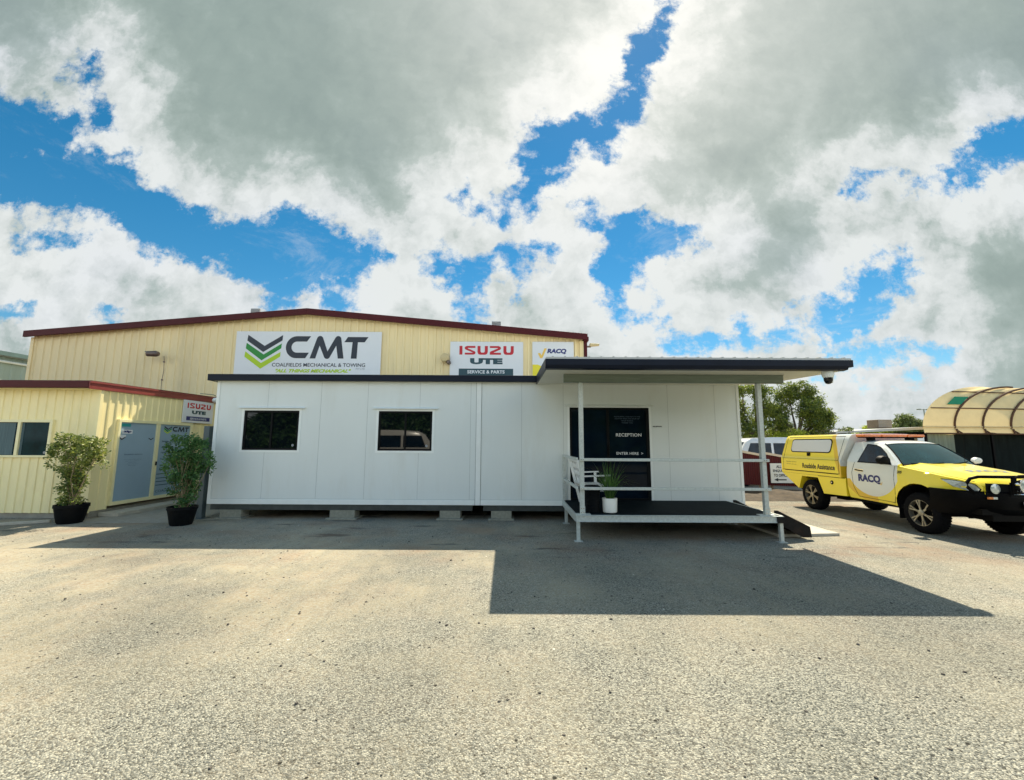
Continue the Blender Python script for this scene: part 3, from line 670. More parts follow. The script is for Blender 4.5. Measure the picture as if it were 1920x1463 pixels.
# concrete step
g = MB(); g.prism([(AX+.06, 9.72, 0), (AX+.5, 9.72, 0), (AX+.5, 13.2, 0), (AX+.06, 13.2, 0)], (0, 0, .085)); one(g, 'concrete_step', m_concl, 'long low concrete step beneath the blue film doors of the annex', 'step', (AX+.2, 11, 0), bevel=.01)
g = MB(); g.prism([(-12.4, 7.42, 0), (-9.55, 9.0, 0), (-9.62, 9.08, 0), (-12.5, 7.52, 0)], (0, 0, .05)); one(g, 'sunlight_strip', m_concl, 'thin pale strip added as a slit of sunlight on the ground below the annex window', 'light strip', (-10.6, 8.3, 0), bevel=.008)  # added pale strip standing for a slit of sunlight on the ground

# neighbouring shed far left
t = thing('neighbouring_shed', 'grey green corrugated shed seen over the annex roof at the far left', 'shed', (-22, 24, 0))
g = MB(); ribbed(g, 12, 40, lambda x: 0., lambda x: 5.3, .4, .03, lambda s, o, z: (-22+o, s, z)); g.face([(-22, 12, 0), (-34, 12, 0), (-34, 12, 5.3), (-22, 12, 5.3)]); g.build('wall', m_neigh, t)
g = MB(); g.prism([(-21.75, 11.8, 5.36), (-21.75, 40, 5.36), (-34, 40, 7.0), (-34, 11.8, 7.0)], (0, 0, .05)); g.build('roof', mat('grey_roof', (.16, .22, .21), .4, var=.1), t)
g = MB(); g.box(-21.87, -21.72, 11.9, 40, 5.30, 5.48); g.build('gutter', mat('grey_gutter', (.12, .19, .18), .4, var=.1), t)
g = MB(); g.tube([(-21.9, 12, 5.06), (-21.9, 40, 5.06)], .055, 8); g.build('pipe', m_whitetrim, t, smooth=True)

# ================================================================ white portable office
po = thing('portable_office', 'long white panelled portable office with dark navy fascia raised on blocks', 'building', (-.8, 9.5, 0))
OL, OR, OY, OB, OT = -6.68, 5.13, 9.5, .325, 3.05
DT = 2.49
holes = [(-6.03, -4.79, 1.50, 2.385), (-3.0, -1.79, 1.50, 2.385), (1.30, 3.09, .44, DT)]
xs = sorted({OL, OR}|{a for h in holes for a in h[:2]}); 
g = MB()
zs_all = [OB, .44, 1.50, 2.385, DT, OT]
for i in range(len(xs)-1):
    a, b = xs[i], xs[i+1]; hh = [h for h in holes if h[0] <= a+1e-6 and h[1] >= b-1e-6]
    if not hh: g.box(a, b, OY, OY+.06, OB, OT)
    else:
        g.box(a, b, OY, OY+.06, OB, hh[0][2]); g.box(a, b, OY, OY+.06, hh[0][3], OT)
g.box(OL, OL+.06, OY+.06, 12.5, OB, OT); g.box(OR-.06, OR, OY+.06, 12.5, OB, OT); g.box(OL, OR, 12.5, 12.56, OB, OT)
g.build('wall', m_white, po)
# joint lines and cover strips
g = MB()
for x in (-5.52, -4.32, -3.26, -2.08, -.93, .22, 1.16, 3.52, 4.58):
    for (z0, z1) in ((OB+.12, 1.50), (1.50, 2.385), (2.385, OT)):
        if any(h[0] < x < h[1] and h[2] < (z0+z1)/2 < h[3] for h in holes): continue
        g.box(x-.003, x+.003, OY-.002, OY+.001, z0, z1)
g.box(OL+.06, OR-.05, OY-.002, OY+.001, OB+.115, OB+.12)
g.build('panel_joints', mat('grey_joint_line', (.40, .44, .43), .7), po)  # even grey for the joint lines between panels
g = MB()
for x0, x1 in ((OL-.01, OL+.06), (OR-.05, OR+.01), (-.80, -.69)):
    g = MB(); g.box(x0, x1, OY-.014, OY-.001, OB, OT); g.build('cover_strip', m_whitetrim, po, bevel=.003)
g = MB(); g.box(-.806, -.801, OY-.006, OY-.002, OB, OT); g.box(-.689, -.683, OY-.006, OY-.002, OB, OT); g.build('strip_joints', mat('dark_gap', (.03, .04, .04), .8), po)
g = MB(); g.box(OL+.06, -.81, OY-.02, OY-.003, OB, OB+.105); g.build('base_rail', m_whitetrim, po, bevel=.004)
g = MB(); g.box(-.68, OR-.05, OY-.02, OY-.003, OB, OB+.105); g.build('base_rail', m_whitetrim, po, bevel=.004)
g = MB(); g.box(OL+.05, -.86, OY+.03, OY+.1, .20, OB-.002); g.box(-.62, OR-.05, OY+.03, OY+.1, .20, OB-.002)
for x in np.arange(OL+.3, OR, 1.2): g.box(x, x+.08, OY+.1, 12.4, .2, OB-.002)
g.box(OL, OR, 12.3, 12.5, .18, OB-.002); g.build('chassis', m_chassis, po)
g = MB(); g.box(OL+.06, OR-.06, OY+.1, 12.4, OB, OB+.05); g.build('floor', m_chassis, po)
# dark roof edge
g = MB(); g.prism([(OL-.17, OY-.13, OT+.0), (.60, OY-.13, OT+.0), (.60, OY-.13, OT+.145), (OL-.17, OY-.13, OT+.145)], (0, .1, 0))
g.box(OL-.17, OL-.07, OY-.03, 12.75, OT, OT+.145); g.build('fascia', m_navy, po, bevel=.006)
g = MB(); g.box(OL-.06, 5.2, OY-.03, 12.7, OT+.05, OT+.12); g.build('roof', m_far, po)
g = MB(); g.box(OL-.07, .6, OY-.03, OY+.0, OT-.005, OT+.04); g.build('soffit', m_soffit, po)
# windows
for (x0, x1, z0, z1) in holes[:2]:
    f = MB()
    for a in ((x0, x1, z0, z0+.045), (x0, x1, z1-.045, z1), (x0, x0+.045, z0+.045, z1-.045), (x1-.045, x1, z0+.045, z1-.045), ((x0+x1)/2-.02, (x0+x1)/2+.02, z0+.045, z1-.045)): f.box(a[0], a[1], OY+.005, OY+.05, a[2], a[3])
    fo = f.build('window', m_frame_b, po, bevel=.003)
    g = MB(); g.box(x0+.045, x1-.045, OY+.025, OY+.032, z0+.045, z1-.045); g.build('pane', m_glass, fo)
    g = MB(); g.box(x0-.05, x0, OY-.008, OY-.001, z0-.05, z1+.045); g.box(x1, x1+.05, OY-.008, OY-.001, z0-.05, z1+.045); g.box(x0, x1, OY-.008, OY-.001, z1, z1+.045); g.box(x0, x1, OY-.008, OY-.001, z0-.05, z0); g.build('window_surround', m_whitetrim, fo)
    g = MB(); g.prism([(x0-.13, OY-.055, z1+.05), (x1+.13, OY-.055, z1+.05), (x1+.13, OY-.001, z1+.075), (x0-.13, OY-.001, z1+.075)], (0, 0, .008)); g.build('window_hood', m_whitetrim, fo)
    g = MB(); g.lathe([(.028, 0), (.028, -.003)], (x1-.12, OY+.022, z0+.11), 12, 'y'); g.build('round_sticker', m_grey, fo)
# double glass door
x0, x1, z0, z1 = holes[2]
f = MB()
for a in ((x0, x1, z1-.05, z1), (x0, x1, z0, z0+.05), (x0, x0+.05, z0+.05, z1-.05), (x1-.07, x1, z0+.05, z1-.05), (2.13, 2.19, z0+.05, z1-.05)): f.box(a[0], a[1], OY+.0, OY+.05, a[2], a[3])
do = f.build('glass_door', m_frame_b, po, bevel=.004)
for a, b in ((x0+.05, 2.13), (2.19, x1-.07)):
    g = MB(); g.box(a, b, OY+.022, OY+.03, z0+.05, z1-.05); g.build('pane', m_glassd, do)
g = MB(); g.box(x0-.05, x0, OY-.008, OY-.001, z0, z1+.03); g.box(x1, x1+.05, OY-.008, OY-.001, z0, z1+.03); g.box(x0, x1, OY-.008, OY-.001, z1, z1+.03); g.build('door_surround', m_whitetrim, do)
g = MB(); g.prism([(x0-.12, OY-.05, z1+.035), (x1+.1, OY-.05, z1+.035), (x1+.1, OY-.001, z1+.055), (x0-.12, OY-.001, z1+.055)], (0, 0, .008)); g.build('door_hood', m_whitetrim, do)
g = MB(); g.box(2.14, 2.165, OY-.03, OY+.0, 1.42, 1.66); g.build('door_handle', m_blackm, do, bevel=.004)
def f7(px, py): return (x0+(px-90)/1410*(x1-x0)*1.0, OY+.018, 2.49-(py-150)/(1030-150)*(2.49-1.41))
g = MB()
text_to(g, 'RECEPTION', lambda a, b: f7(910+450*a, 677-58*b), .008); text_to(g, 'ENTER HERE  >', lambda a, b: f7(912+468*a, 1007-48*b), .006)
g.build('white_lettering', m_whiteink, do)
g = MB()
for s, w, yy in (('PLEASE BRING YOUR KEYS TO THE', 460, 325), ('COUNTER WHEN YOU DROP OFF', 440, 362), ('YOUR VEHICLE', 210, 400), ('THANK YOU', 200, 438)): text_to(g, s, lambda a, b: f7(1115-w/2+w*a, yy-20*b), .0)
g.build('faint_lettering', m_faint, do)
g = MB(); text_to(g, 'RECEPTION', lambda a, b: (3.17+.20*a, OY-.004, 2.055+.028*b), .04); g.build('wall_lettering', m_blackm, po)
# concrete blocks
blk = None
for i, (x, w, lab) in enumerate(((-6.18, .47, 'leftmost low concrete block with a base slab under the white office'), (-3.72, .55, 'low concrete block on a wide base slab below the second office window'), (-1.35, .45, 'low concrete block under the office just left of the centre seam'), (-.22, .45, 'low concrete block under the office just right of the centre seam'))):
    t = thing('concrete_block', lab, 'block', (x, 9.6, 0), 'concrete blocks under the office')
    g = MB(); g.box(x-w/2, x+w/2, 9.53, 9.85, .035, .2); g.build('block', m_block, t, bevel=.008)
    g = MB(); g.box(x-w/2-.06, x+w/2+.06, 9.47, 9.95, 0, .035); g.build('base_slab', m_block, t, bevel=.008)

# ================================================================ verandah: deck, posts, rails, awning
ve = thing('entrance_verandah', 'galvanised steel entrance deck with handrails under a flat navy edged awning', 'verandah', (2.9, 8.4, 0))
FL = 6.84
def sz(y): return 2.905+(y-FL)/(9.36-FL)*.105        # underside of the awning
AL_, AR_ = .555, 5.57
def slab(mb, x0, x1, y0, y1, d0, d1):
    mb.prism([(x0, y0, sz(y0)+d0), (x1, y0, sz(y0)+d0), (x1, y1, sz(y1)+d0), (x0, y1, sz(y1)+d0)], (0, 0, d1-d0))
g = MB(); slab(g, AL_+.02, AR_-.02, FL+.09, 9.36, .0, .03); slab(g, AL_+.02, 5.12, 9.36, 9.49, .0, .03); g.build('soffit', m_soffit, ve)
g = MB(); slab(g, AL_+.0, AR_-.0, FL-.04, 9.5, .15, .19); g.build('awning_roof', m_far, ve)
g = MB()
for x in np.arange(AL_+.1, AR_, .2): slab(g, x, x+.03, FL-.03, 9.5, .191, .205)
g.build('roof_ribs', m_far, ve)
g = MB(); g.prism([(AL_-.01, FL-.02, 2.905), (AL_-.01, FL+.08, 2.895), (AL_-.01, FL+.08, 3.06), (AL_-.01, FL-.05, 3.06), (AL_-.01, FL-.05, 2.96)], (AR_-AL_-.04, 0, 0)); g.box(AR_-.05, AR_+.03, FL-.04, FL+.06, 2.95, 3.065); g.build('gutter', m_navy, ve, bevel=.004)
g = MB()
g.prism([(AL_-.01, FL+.08, 2.905), (AL_-.01, 9.5, sz(9.5)-.0), (AL_-.01, 9.5, sz(9.5)+.185), (AL_-.01, FL+.08, 3.07)], (.03, 0, 0)); g.prism([(AR_-.05, FL+.08, 2.94), (AR_-.05, 9.5, sz(9.5)-.0), (AR_-.05, 9.5, sz(9.5)+.185), (AR_-.05, FL+.08, 3.07)], (.03, 0, 0)); g.build('barge_board', m_navy, ve)
g = MB()
for x in np.arange(AL_+.25, AR_, 1.2):
    if x > 1: g.box(x-.003, x+.003, FL+.15, 9.3, 2.90, 2.9035)
BY = 7.6
g = MB(); g.box(.94, 4.93, BY-.03, BY+.03, sz(BY)-.155, sz(BY)-.003); g.box(.94, 4.93, BY-.045, BY-.03, sz(BY)-.155, sz(BY)-.148); g.box(.94, 4.93, BY-.045, BY-.03, sz(BY)-.012, sz(BY)-.004); g.build('beam', m_galvd, ve)
DZ = .45
for x in (1.245, 4.475):
    g = MB(); g.box(x-.038, x+.038, BY-.038, BY+.038, DZ+.012, sz(BY)-.157); po_ = g.build('post', m_galv, ve, bevel=.004)
    g = MB(); g.box(x-.14, x+.14, BY-.05, BY+.07, DZ+.001, DZ+.011); g.box(x-.045, x+.045, BY-.046, BY-.039, DZ+.012, DZ+.14); g.build('base_plate', m_galv, po_)
    g = MB()
    for zz in (DZ+.04, DZ+.11):
        for dx_ in (-.02, .02): g.lathe([(.009, 0), (.009, -.008)], (x+dx_, BY-.046, zz), 8, 'y')
    g.build('bolts', m_chrome, po_)
g = MB(); g.box(1.15, 4.70, 7.56, 9.47, DZ-.02, DZ); g.build('deck_floor', m_deck, ve)
g = MB()
g.box(1.13, 4.72, 7.52, 7.56, .335, DZ-.001); g.box(1.13, 4.72, 7.505, 7.52, .335, .345); g.box(1.13, 4.72, 7.505, 7.52, DZ-.012, DZ-.002)
g.box(1.11, 1.149, 7.56, 9.47, .335, DZ+.002); g.box(4.701, 4.735, 7.56, 9.47, .335, DZ+.002)
for y in (8.1, 8.7, 9.3): g.box(1.15, 4.70, y, y+.05, .34, DZ-.021)
g.build('deck_frame', m_galv, ve, bevel=.004)
for x in (1.165, 4.69):
    for y in (7.57, 9.2):
        g = MB(); g.box(x-.03, x+.03, y-.03, y+.03, .012, .335); lg = g.build('leg', m_galv, ve, bevel=.003)
        g = MB(); g.box(x-.07, x+.07, y-.06, y+.06, .0, .011); g.build('foot_plate', m_galv, lg)
g = MB(); g.box(4.60, 4.735, 7.495, 7.515, .335, .44); g.build('strap', m_rust, ve)
for zt in (1.425, .925):
    g = MB(); g.box(1.20, 4.55, BY-.076, BY-.041, zt-.05, zt); g.build('handrail', m_galv, ve, bevel=.004)
    g = MB(); g.box(1.135, 1.17, BY-.076, 9.45, zt-.04, zt+.01); g.build('handrail', m_galv, ve, bevel=.004)
g = MB(); g.box(1.12, 1.18, 9.39, 9.45, DZ+.003, 1.44); g.build('rail_post', m_galv, ve, bevel=.003)
for zt in (1.40, .90):
    g = MB()
    for x in (1.225, 1.265, 4.455, 4.495): g.lathe([(.008, 0), (.008, -.006)], (x, BY-.077, zt), 8, 'y')
    g.build('rail_bolts', m_chrome, ve)

# security camera
t = thing('security_camera', 'white dome security camera hanging under the right end of the awning', 'camera', (5.28, 6.98, 2.9))
g = MB(); g.lathe([(.085, .03), (.09, -.03), (.075, -.075), (.065, -.085)], (5.30, 6.98, 2.88), 20); g.build('housing', m_whitetrim, t, smooth=True)
g = MB(); g.lathe([(.066, -.085), (.064, -.13), (.045, -.175), (.02, -.19)], (5.30, 6.98, 2.88), 20); g.build('dome', m_glass, t, smooth=True)
g = MB(); g.prism([(5.34, 6.93, 2.80), (5.38, 6.96, 2.80), (5.37, 6.97, 2.71), (5.345, 6.95, 2.71)], (0, .05, 0)); g.build('side_cheek', m_whitetrim, t, bevel=.005)
t = thing('roof_antenna', 'small pale flat antenna lying on the right end of the awning roof', 'antenna', (5.2, 7.3, 3.12))
g = MB(); g.prism([(5.05, 7.2, 3.115), (5.28, 7.2, 3.115), (5.36, 7.2, 3.185), (5.32, 7.2, 3.19)], (0, .05, 0)); g.build('panel', m_beige, t, bevel=.004)
g = MB(); g.bar((5.3, 7.22, 3.1), (5.3, 7.22, 3.18), .012, .012); g.build('stem', m_darkb, t)

# ramp at the right of the deck
t = thing('access_ramp', 'dark steel ramp with raised side plates leading down from the deck', 'ramp', (5.05, 8.4, 0))
g = MB(); g.prism([(4.75, 7.86, .42), (5.32, 7.86, .05), (5.32, 9.2, .05), (4.75, 9.2, .42)], (0, 0, .012)); g.build('ramp_surface', m_rust, t)
for y in (7.80, 9.22):
    g = MB(); g.prism([(4.74, y, .30), (4.74, y, .50), (4.80, y, .50), (5.36, y, .22), (5.38, y, .035), (5.22, y, .035)], (0, .02, 0)); g.build('side_plate', m_rust, t, bevel=.002)
g = MB(); g.prism([(4.88, 7.98, 0), (6.12, 8.12, 0), (6.12, 9.3, 0), (4.88, 9.3, 0)], (0, 0, .05)); one(g, 'concrete_slab', m_concl, 'pale concrete slab on the ground at the foot of the steel ramp', 'slab', (5.5, 8.7, 0), bevel=.008)
g = MB(); g.bar((4.50, 7.25, .02), (4.86, 7.12, .02), .03, .03); g.bar((4.90, 7.35, .012), (5.25, 7.30, .012), .05, .012)

# garden bench
t = thing('garden_bench', 'white wooden lattice backed garden bench behind the left verandah post', 'bench', (1.6, 8.6, DZ))
bx, by0, by1 = 1.24, 8.05, 9.15
g = MB()
for i in range(6): g.box(bx+.16+i*.075, bx+.22+i*.075, by0+.03, by1-.03, DZ+.40, DZ+.42)
g.build('seat', m_wood, t, bevel=.003)
g = MB()
def bk(a, b): return Vector((bx+.14-.14*b, by0+(by1-by0)*a, DZ+.44+.46*b))
g.bar(bk(0, 1), bk(1, 1), .05, .04); g.bar(bk(0, 0), bk(1, 0), .05, .04)
for k in range(7):
    a = k/6
    if a+.28 <= 1.001: g.bar(bk(a, 0), bk(a+.28, 1), .02, .012, (1, 0, .3))
    if a-.28 >= -.001: g.bar(bk(a, 0), bk(a-.28, 1), .02, .012, (1, 0, .3))
g.build('backrest', m_wood, t)
for y in (by0, by1):
    g = MB(); g.bar((bx+.12, y, DZ+.62), (bx+.62, y, DZ+.64), .06, .025); g.build('armrest', m_wood, t)
    g = MB(); g.bar((bx+.22, y, DZ), (bx+.0, y, DZ+.92), .05, .05, (0, 1, 0)); g.build('leg', m_wood, t)
    g = MB(); g.bar((bx+.56, y, DZ), (bx+.54, y, DZ+.63), .05, .05, (0, 1, 0)); g.build('leg', m_wood, t)
    g = MB(); g.bar((bx+.15, y, DZ+.36), (bx+.6, y, DZ+.38), .04, .06); g.build('side_rail', m_wood, t)
# black bin
t = thing('ribbed_bin', 'tall black ribbed bin between the verandah post and the white plant pot', 'bin', (1.46, 7.85, DZ))
g = MB(); pr = []
for i in range(13): pr += [(.115+.002*i, .03*i+.0), (.122+.002*i, .03*i+.015)]
g.lathe(pr+[(.145, .41)], (1.47, 7.86, DZ+.001), 20); g.build('body', m_black, t, smooth=True)
g = MB(); g.lathe([(.15, .41), (.155, .45), (.12, .475), (.02, .48)], (1.47, 7.86, DZ+.001), 20); g.build('lid', m_black, t, smooth=True)
# white pot with strappy grass
t = thing('potted_grass', 'long bladed green grass plant in a white pot on the deck', 'potted plant', (1.78, 7.82, DZ))
g = MB(); g.lathe([(.105, 0), (.125, .012), (.135, .25), (.130, .257), (.12, .25), (.115, .21)], (1.78, 7.82, DZ+.001), 26); g.build('pot', m_potw, t, smooth=True)
g = MB(); g.lathe([(.114, 0), (.03, .01)], (1.78, 7.82, DZ+.215), 20); g.build('soil', m_soil, t)
g = MB(); rg = random.Random(3)
for _ in range(95):
    th = rg.uniform(0, 6.283); ln = rg.uniform(.45, .8); lean = rg.uniform(.12, .85)**1.3; w = rg.uniform(.005, .011)
    px_, py_ = 1.78+.07*math.cos(th)*rg.random(), 7.82+.07*math.sin(th)*rg.random(); n = 8; prev = None
    side = Vector((-math.sin(th), math.cos(th), 0)); p = Vector((px_, py_, DZ+.21)); el = rad(88)-lean*.45
    for i in range(n+1):
        ww = w*(1-(i/n)**2)+.0008; cur = (p-side*ww, p+side*ww)
        if prev: g.face([prev[0], prev[1], cur[1], cur[0]])
        prev = cur; p = p+Vector((math.cos(th)*math.cos(el), math.sin(th)*math.cos(el), math.sin(el)))*ln/n; el -= lean*.30*(.6+i/n)
g.build('blades', m_grassb, t, recalc=False)

# potted shrubs
def shrub(label, x, y, pr, ph, shape, nclump, lm, seed, nleaf, L):
    rg = random.Random(seed)
    t = thing('potted_shrub', label, 'potted shrub', (x, y, 0), 'leafy shrubs in black tubs beside the annex doors')
    g = MB(); g.lathe([(pr*.70, 0), (pr*.78, ph*.1), (pr*.98, ph*.82), (pr*1.03, ph*.84), (pr*1.03, ph), (pr*.95, ph), (pr*.9, ph*.85)], (x, y, .001), 30); g.build('pot', m_potb, t, smooth=True)
    g = MB(); g.lathe([(pr*.93, 0), (.05, .03)], (x, y, ph*.82), 20); g.build('soil', m_soil, t)
    st = MB(); lf = MB()
    for k in range(nclump):
        h, rr, ox = shape(rg)
        th = rg.uniform(0, 6.283); q = rg.random()**.5
        c = Vector((x+ox+math.cos(th)*rr*q, y+math.sin(th)*rr*q*.8, h))
        b0 = Vector((x+rg.uniform(-.05, .05), y+rg.uniform(-.05, .05), ph*.8)); mid = b0.lerp(c, .5)+Vector((rg.uniform(-.08, .08), rg.uniform(-.08, .08), rg.uniform(.0, .12)))
        if k % 6 == 0: st.tube([b0, b0.lerp(mid, .6), mid, mid.lerp(c, .6), c], [.010, .008, .006, .004, .003], 5)
        r = rg.uniform(.06, .12)
        leaves(lf, blob_pts(c, r, nleaf, rg), L, L*.55, .15, rg)
    st.build('stems', m_stem, t); lf.build('foliage', lm, t, recalc=False)
def sh1(rg):
    k = rg.random()
    if k < .66: return (rg.uniform(1.10, 1.62), .50, rg.uniform(-.1, .02)) if rg.random() < .7 else (rg.uniform(1.55, 1.78), .26, -.02+rg.choice((-.18, .22)))
    return (rg.uniform(.42, 1.1), .20, -.06)
def sh2(rg):
    k = rg.random()
    if k < .62: return (rg.uniform(1.05, 1.80), .40, rg.uniform(-.1, .12))
    if k < .68: return (rg.uniform(1.2, 1.6), .58, .1)
    return (rg.uniform(.42, 1.1), .26, .0)
shrub('wide topped light green shrub in a black tub by the annex corner', -9.12, 8.98, .27, .38, sh1, 150, m_leaf1, 11, 42, .062)
shrub('taller dark green shrub in a black tub by the left end of the white office', -6.72, 8.85, .255, .37, sh2, 185, m_leaf2, 12, 42, .06)
# grey posts at the office end
m_post = mat('dark_grey_post', (.07, .10, .11), .4, .2, var=.15, vscale=5)
t = thing('steel_post', 'thick dark grey steel post at the left end of the white office', 'post', (-6.86, 9.62, 0))
g = MB(); g.box(-6.93, -6.80, 9.52, 9.65, .012, 2.03); g.build('shaft', m_post, t, bevel=.008); g = MB(); g.box(-6.99, -6.74, 9.45, 9.72, 0, .012); g.build('base_plate', m_post, t)
t = thing('thin_steel_post', 'thinner dark grey steel post just left of the thick post', 'post', (-7.08, 9.9, 0))
g = MB(); g.box(-7.13, -7.07, 9.85, 9.91, .012, 1.86); g.build('shaft', m_post, t, bevel=.006); g = MB(); g.box(-7.17, -7.03, 9.8, 9.96, 0, .012); g.build('base_plate', m_post, t)
# ================================================================ service ute (local axes: x across, y along with 0 at the front axle, z up)
def ute_paint():
    ma = bpy.data.materials.new('ute_livery_paint'); ma.use_nodes = True; t = ma.node_tree; b = t.nodes['Principled BSDF']
    N = t.nodes.new; tcn = N('ShaderNodeTexCoord'); sep = N('ShaderNodeSeparateXYZ'); t.links.new(tcn.outputs['Object'], sep.inputs[0])
    X, Y, Z = sep.outputs
    def mm(op, a, b_=None, c=None):
        n = N('ShaderNodeMath'); n.operation = op
        for i, x in enumerate((a, b_, c)):
            if x is None: continue
            if isinstance(x, (int, float)): n.inputs[i].default_value = x
            else: t.links.new(x, n.inputs[i])
        return n.outputs[0]
    def circ(cy, cz, r, sy=1., sz_=1.):
        a = mm('MULTIPLY', mm('SUBTRACT', Y, cy), sy); c = mm('MULTIPLY', mm('SUBTRACT', Z, cz), sz_)
        return mm('LESS_THAN', mm('SQRT', mm('ADD', mm('MULTIPLY', a, a), mm('MULTIPLY', c, c))), r)
    cab = mm('MULTIPLY', mm('GREATER_THAN', Y, .44), mm('LESS_THAN', Y, 1.79))
    white = mm('MULTIPLY', circ(1.06, 1.27, .70), cab)
    band = mm('MULTIPLY', mm('MULTIPLY', circ(1.12, 1.27, .82), cab), mm('GREATER_THAN', Y, .98))
    top = mm('MULTIPLY', mm('GREATER_THAN', Z, 1.272), cab)
    # canopy: white nose behind a sweeping edge
    edge = mm('SUBTRACT', Y, mm('MULTIPLY', mm('SUBTRACT', Z, .9), .33))
    can = mm('MULTIPLY', mm('GREATER_THAN', Y, 1.60), mm('GREATER_THAN', Z, .905))
    cw = mm('MULTIPLY', can, mm('LESS_THAN', edge, 1.83))
    cb = mm('MULTIPLY', can, mm('LESS_THAN', edge, 1.96))
    nose = mm('MULTIPLY', mm('GREATER_THAN', Y, 1.60), mm('LESS_THAN', Y, 1.90))
    nose = mm('MULTIPLY', nose, mm('GREATER_THAN', Z, .905))
    w = mm('MAXIMUM', mm('MAXIMUM', white, top), mm('MAXIMUM', cw, nose)); g_ = mm('MAXIMUM', band, cb)
    def mix(f, a, c):
        n = N('ShaderNodeMix'); n.data_type = 'RGBA'; t.links.new(f, n.inputs[0])
        for i, x in ((6, a), (7, c)):
            if isinstance(x, tuple): n.inputs[i].default_value = x
            else: t.links.new(x, n.inputs[i])
        return n.outputs[2]
    col = mix(g_, (.98, .78, .03, 1), (.82, .52, .015, 1)); col = mix(w, col, (.78, .80, .76, 1))
    t.links.new(col, b.inputs['Base Color']); b.inputs['Roughness'].default_value = .28; b.inputs['Coat Weight'].default_value = .8; b.inputs['Coat Roughness'].default_value = .04
    return ma
m_ute = ute_paint()
UX, UY = 8.80, 8.38
ut = thing('service_ute', 'yellow and white roadside service ute with canopy, amber roof bar and black bull bar', 'ute', (UX, UY, 0))
def Wd(u):
    w = .872
    if u < -.35: w -= .20*((-.35-u)/.62)**2
    return w
def inset(u, z):
    i = .045*max(0, (z-.95)/.34)**2 + .05*max(0, (.80-z)/.34)**2
    d_ = math.hypot(u, z-.42); i -= .028*math.exp(-((d_-.53)/.06)**2)
    i += .012*math.exp(-((z-1.05)/.02)**2)*0
    return i
ZT = [(-.97, .97), (-.9, 1.03), (-.7, 1.085), (-.3, 1.15), (.1, 1.205), (.5, 1.265), (1.75, 1.30)]
def ze(u): return float(np.interp(u, [a for a, b in ZT], [b for a, b in ZT]))
arch = [(.52*math.cos(a), .42+.52*math.sin(a)) for a in [rad(x) for x in range(2, 166, 9)]]
side = [(1.75, .47), (.60, .445), (.53, .44)]+arch+[(-.55, .60), (-.86, .66), (-.97, .80)]+ZT
def side_panel(sgn):
    bm = bmesh.new(); vs = [bm.verts.new((0, a, b)) for a, b in side]; f = bm.faces.new(vs)
    bmesh.ops.triangulate(bm, faces=bm.faces[:])
    for k in range(-9, 18): bmesh.ops.bisect_plane(bm, geom=bm.verts[:]+bm.edges[:]+bm.faces[:], plane_co=(0, k*.1, 0), plane_no=(0, 1, 0))
    for k in range(6, 17): bmesh.ops.bisect_plane(bm, geom=bm.verts[:]+bm.edges[:]+bm.faces[:], plane_co=(0, 0, k*.08), plane_no=(0, 0, 1))
    mb = MB(); bm.verts.index_update()
    for v in bm.verts: mb.v.append((sgn*(Wd(v.co.y)-inset(v.co.y, v.co.z)), v.co.y, v.co.z))
    for f in bm.faces: mb.f.append(tuple(v.index for v in f.verts)); mb.mi.append(0)
    bm.free(); return mb
body = MB()
def add(mb, other):
    b = len(mb.v); mb.v += other.v; mb.f += [tuple(b+i for i in f) for f in other.f]; mb.mi += other.mi
add(body, side_panel(-1)); add(body, side_panel(1))
def hood(a, b):
    u = -.97+a*(.46+.97); t_ = 2*b-1; w = Wd(u)-inset(u, ze(u))
    fr = max(0, 1-(u+.97)/.5)
    z = ze(u)+.085*(1-abs(t_)**2.6)*(1-.35*fr)+.014*math.exp(-((abs(t_)-.55)/.10)**2)
    return (w*t_, u-.12*(1-t_*t_)*fr, z)
body.grid(hood, 26, 26)
def nose(a, b):
    t_ = 2*b-1; w = Wd(-.97)-inset(-.97, .9); z = .62+a*(.97-.62); zt = .97+.085*(1-abs(t_)**2.6)*.65
    z = .62+a*(zt-.62); return (w*t_, -.97-.12*(1-t_*t_)-.02*math.sin(a*3.14), z)
body.grid(nose, 5, 22)
def gh_x(z): return .835-max(0, (z-1.27))/.47*.225
gh = [(.42, 1.262), (.60, 1.42), (.80, 1.575), (.98, 1.69), (1.08, 1.725), (1.3, 1.748), (1.6, 1.752), (1.73, 1.74), (1.76, 1.5), (1.78, 1.29)]
for s in (-1, 1): poly2(body, gh, lambda a, b: (s*gh_x(b), a, b))
def roof(a, b):
    u = .98+a*(1.75-.98); t_ = 2*b-1; z0 = float(np.interp(u, [.98, 1.08, 1.3, 1.6, 1.75], [1.69, 1.725, 1.748, 1.752, 1.72]))
    return (gh_x(z0)*t_, u-.07*(1-t_*t_)*(1-a), z0+.045*(1-t_**4))
body.grid(roof, 12, 16)
def ws(a, b):   # windscreen surface, a up, b across
    t_ = 2*b-1; u0 = .42+a*(.98-.42); z = float(np.interp(u0, [q[0] for q in gh[:4]], [q[1] for q in gh[:4]]))+.045*(1-t_**4)*a
    return (gh_x(z)*t_ if a < 1 else gh_x(1.69)*t_, u0-(.20-.13*a)*(1-t_*t_), z)
body.grid(ws, 8, 18)
body.face([(-.83, 1.77, 1.29), (.83, 1.77, 1.29), (.61, 1.74, 1.73), (-.61, 1.74, 1.73)]); body.face([(-.83, 1.752, .47), (.83, 1.752, .47), (.83, 1.752, 1.3), (-.83, 1.752, 1.3)])
body.build('cab_body', m_ute, ut, smooth=True, local=True)
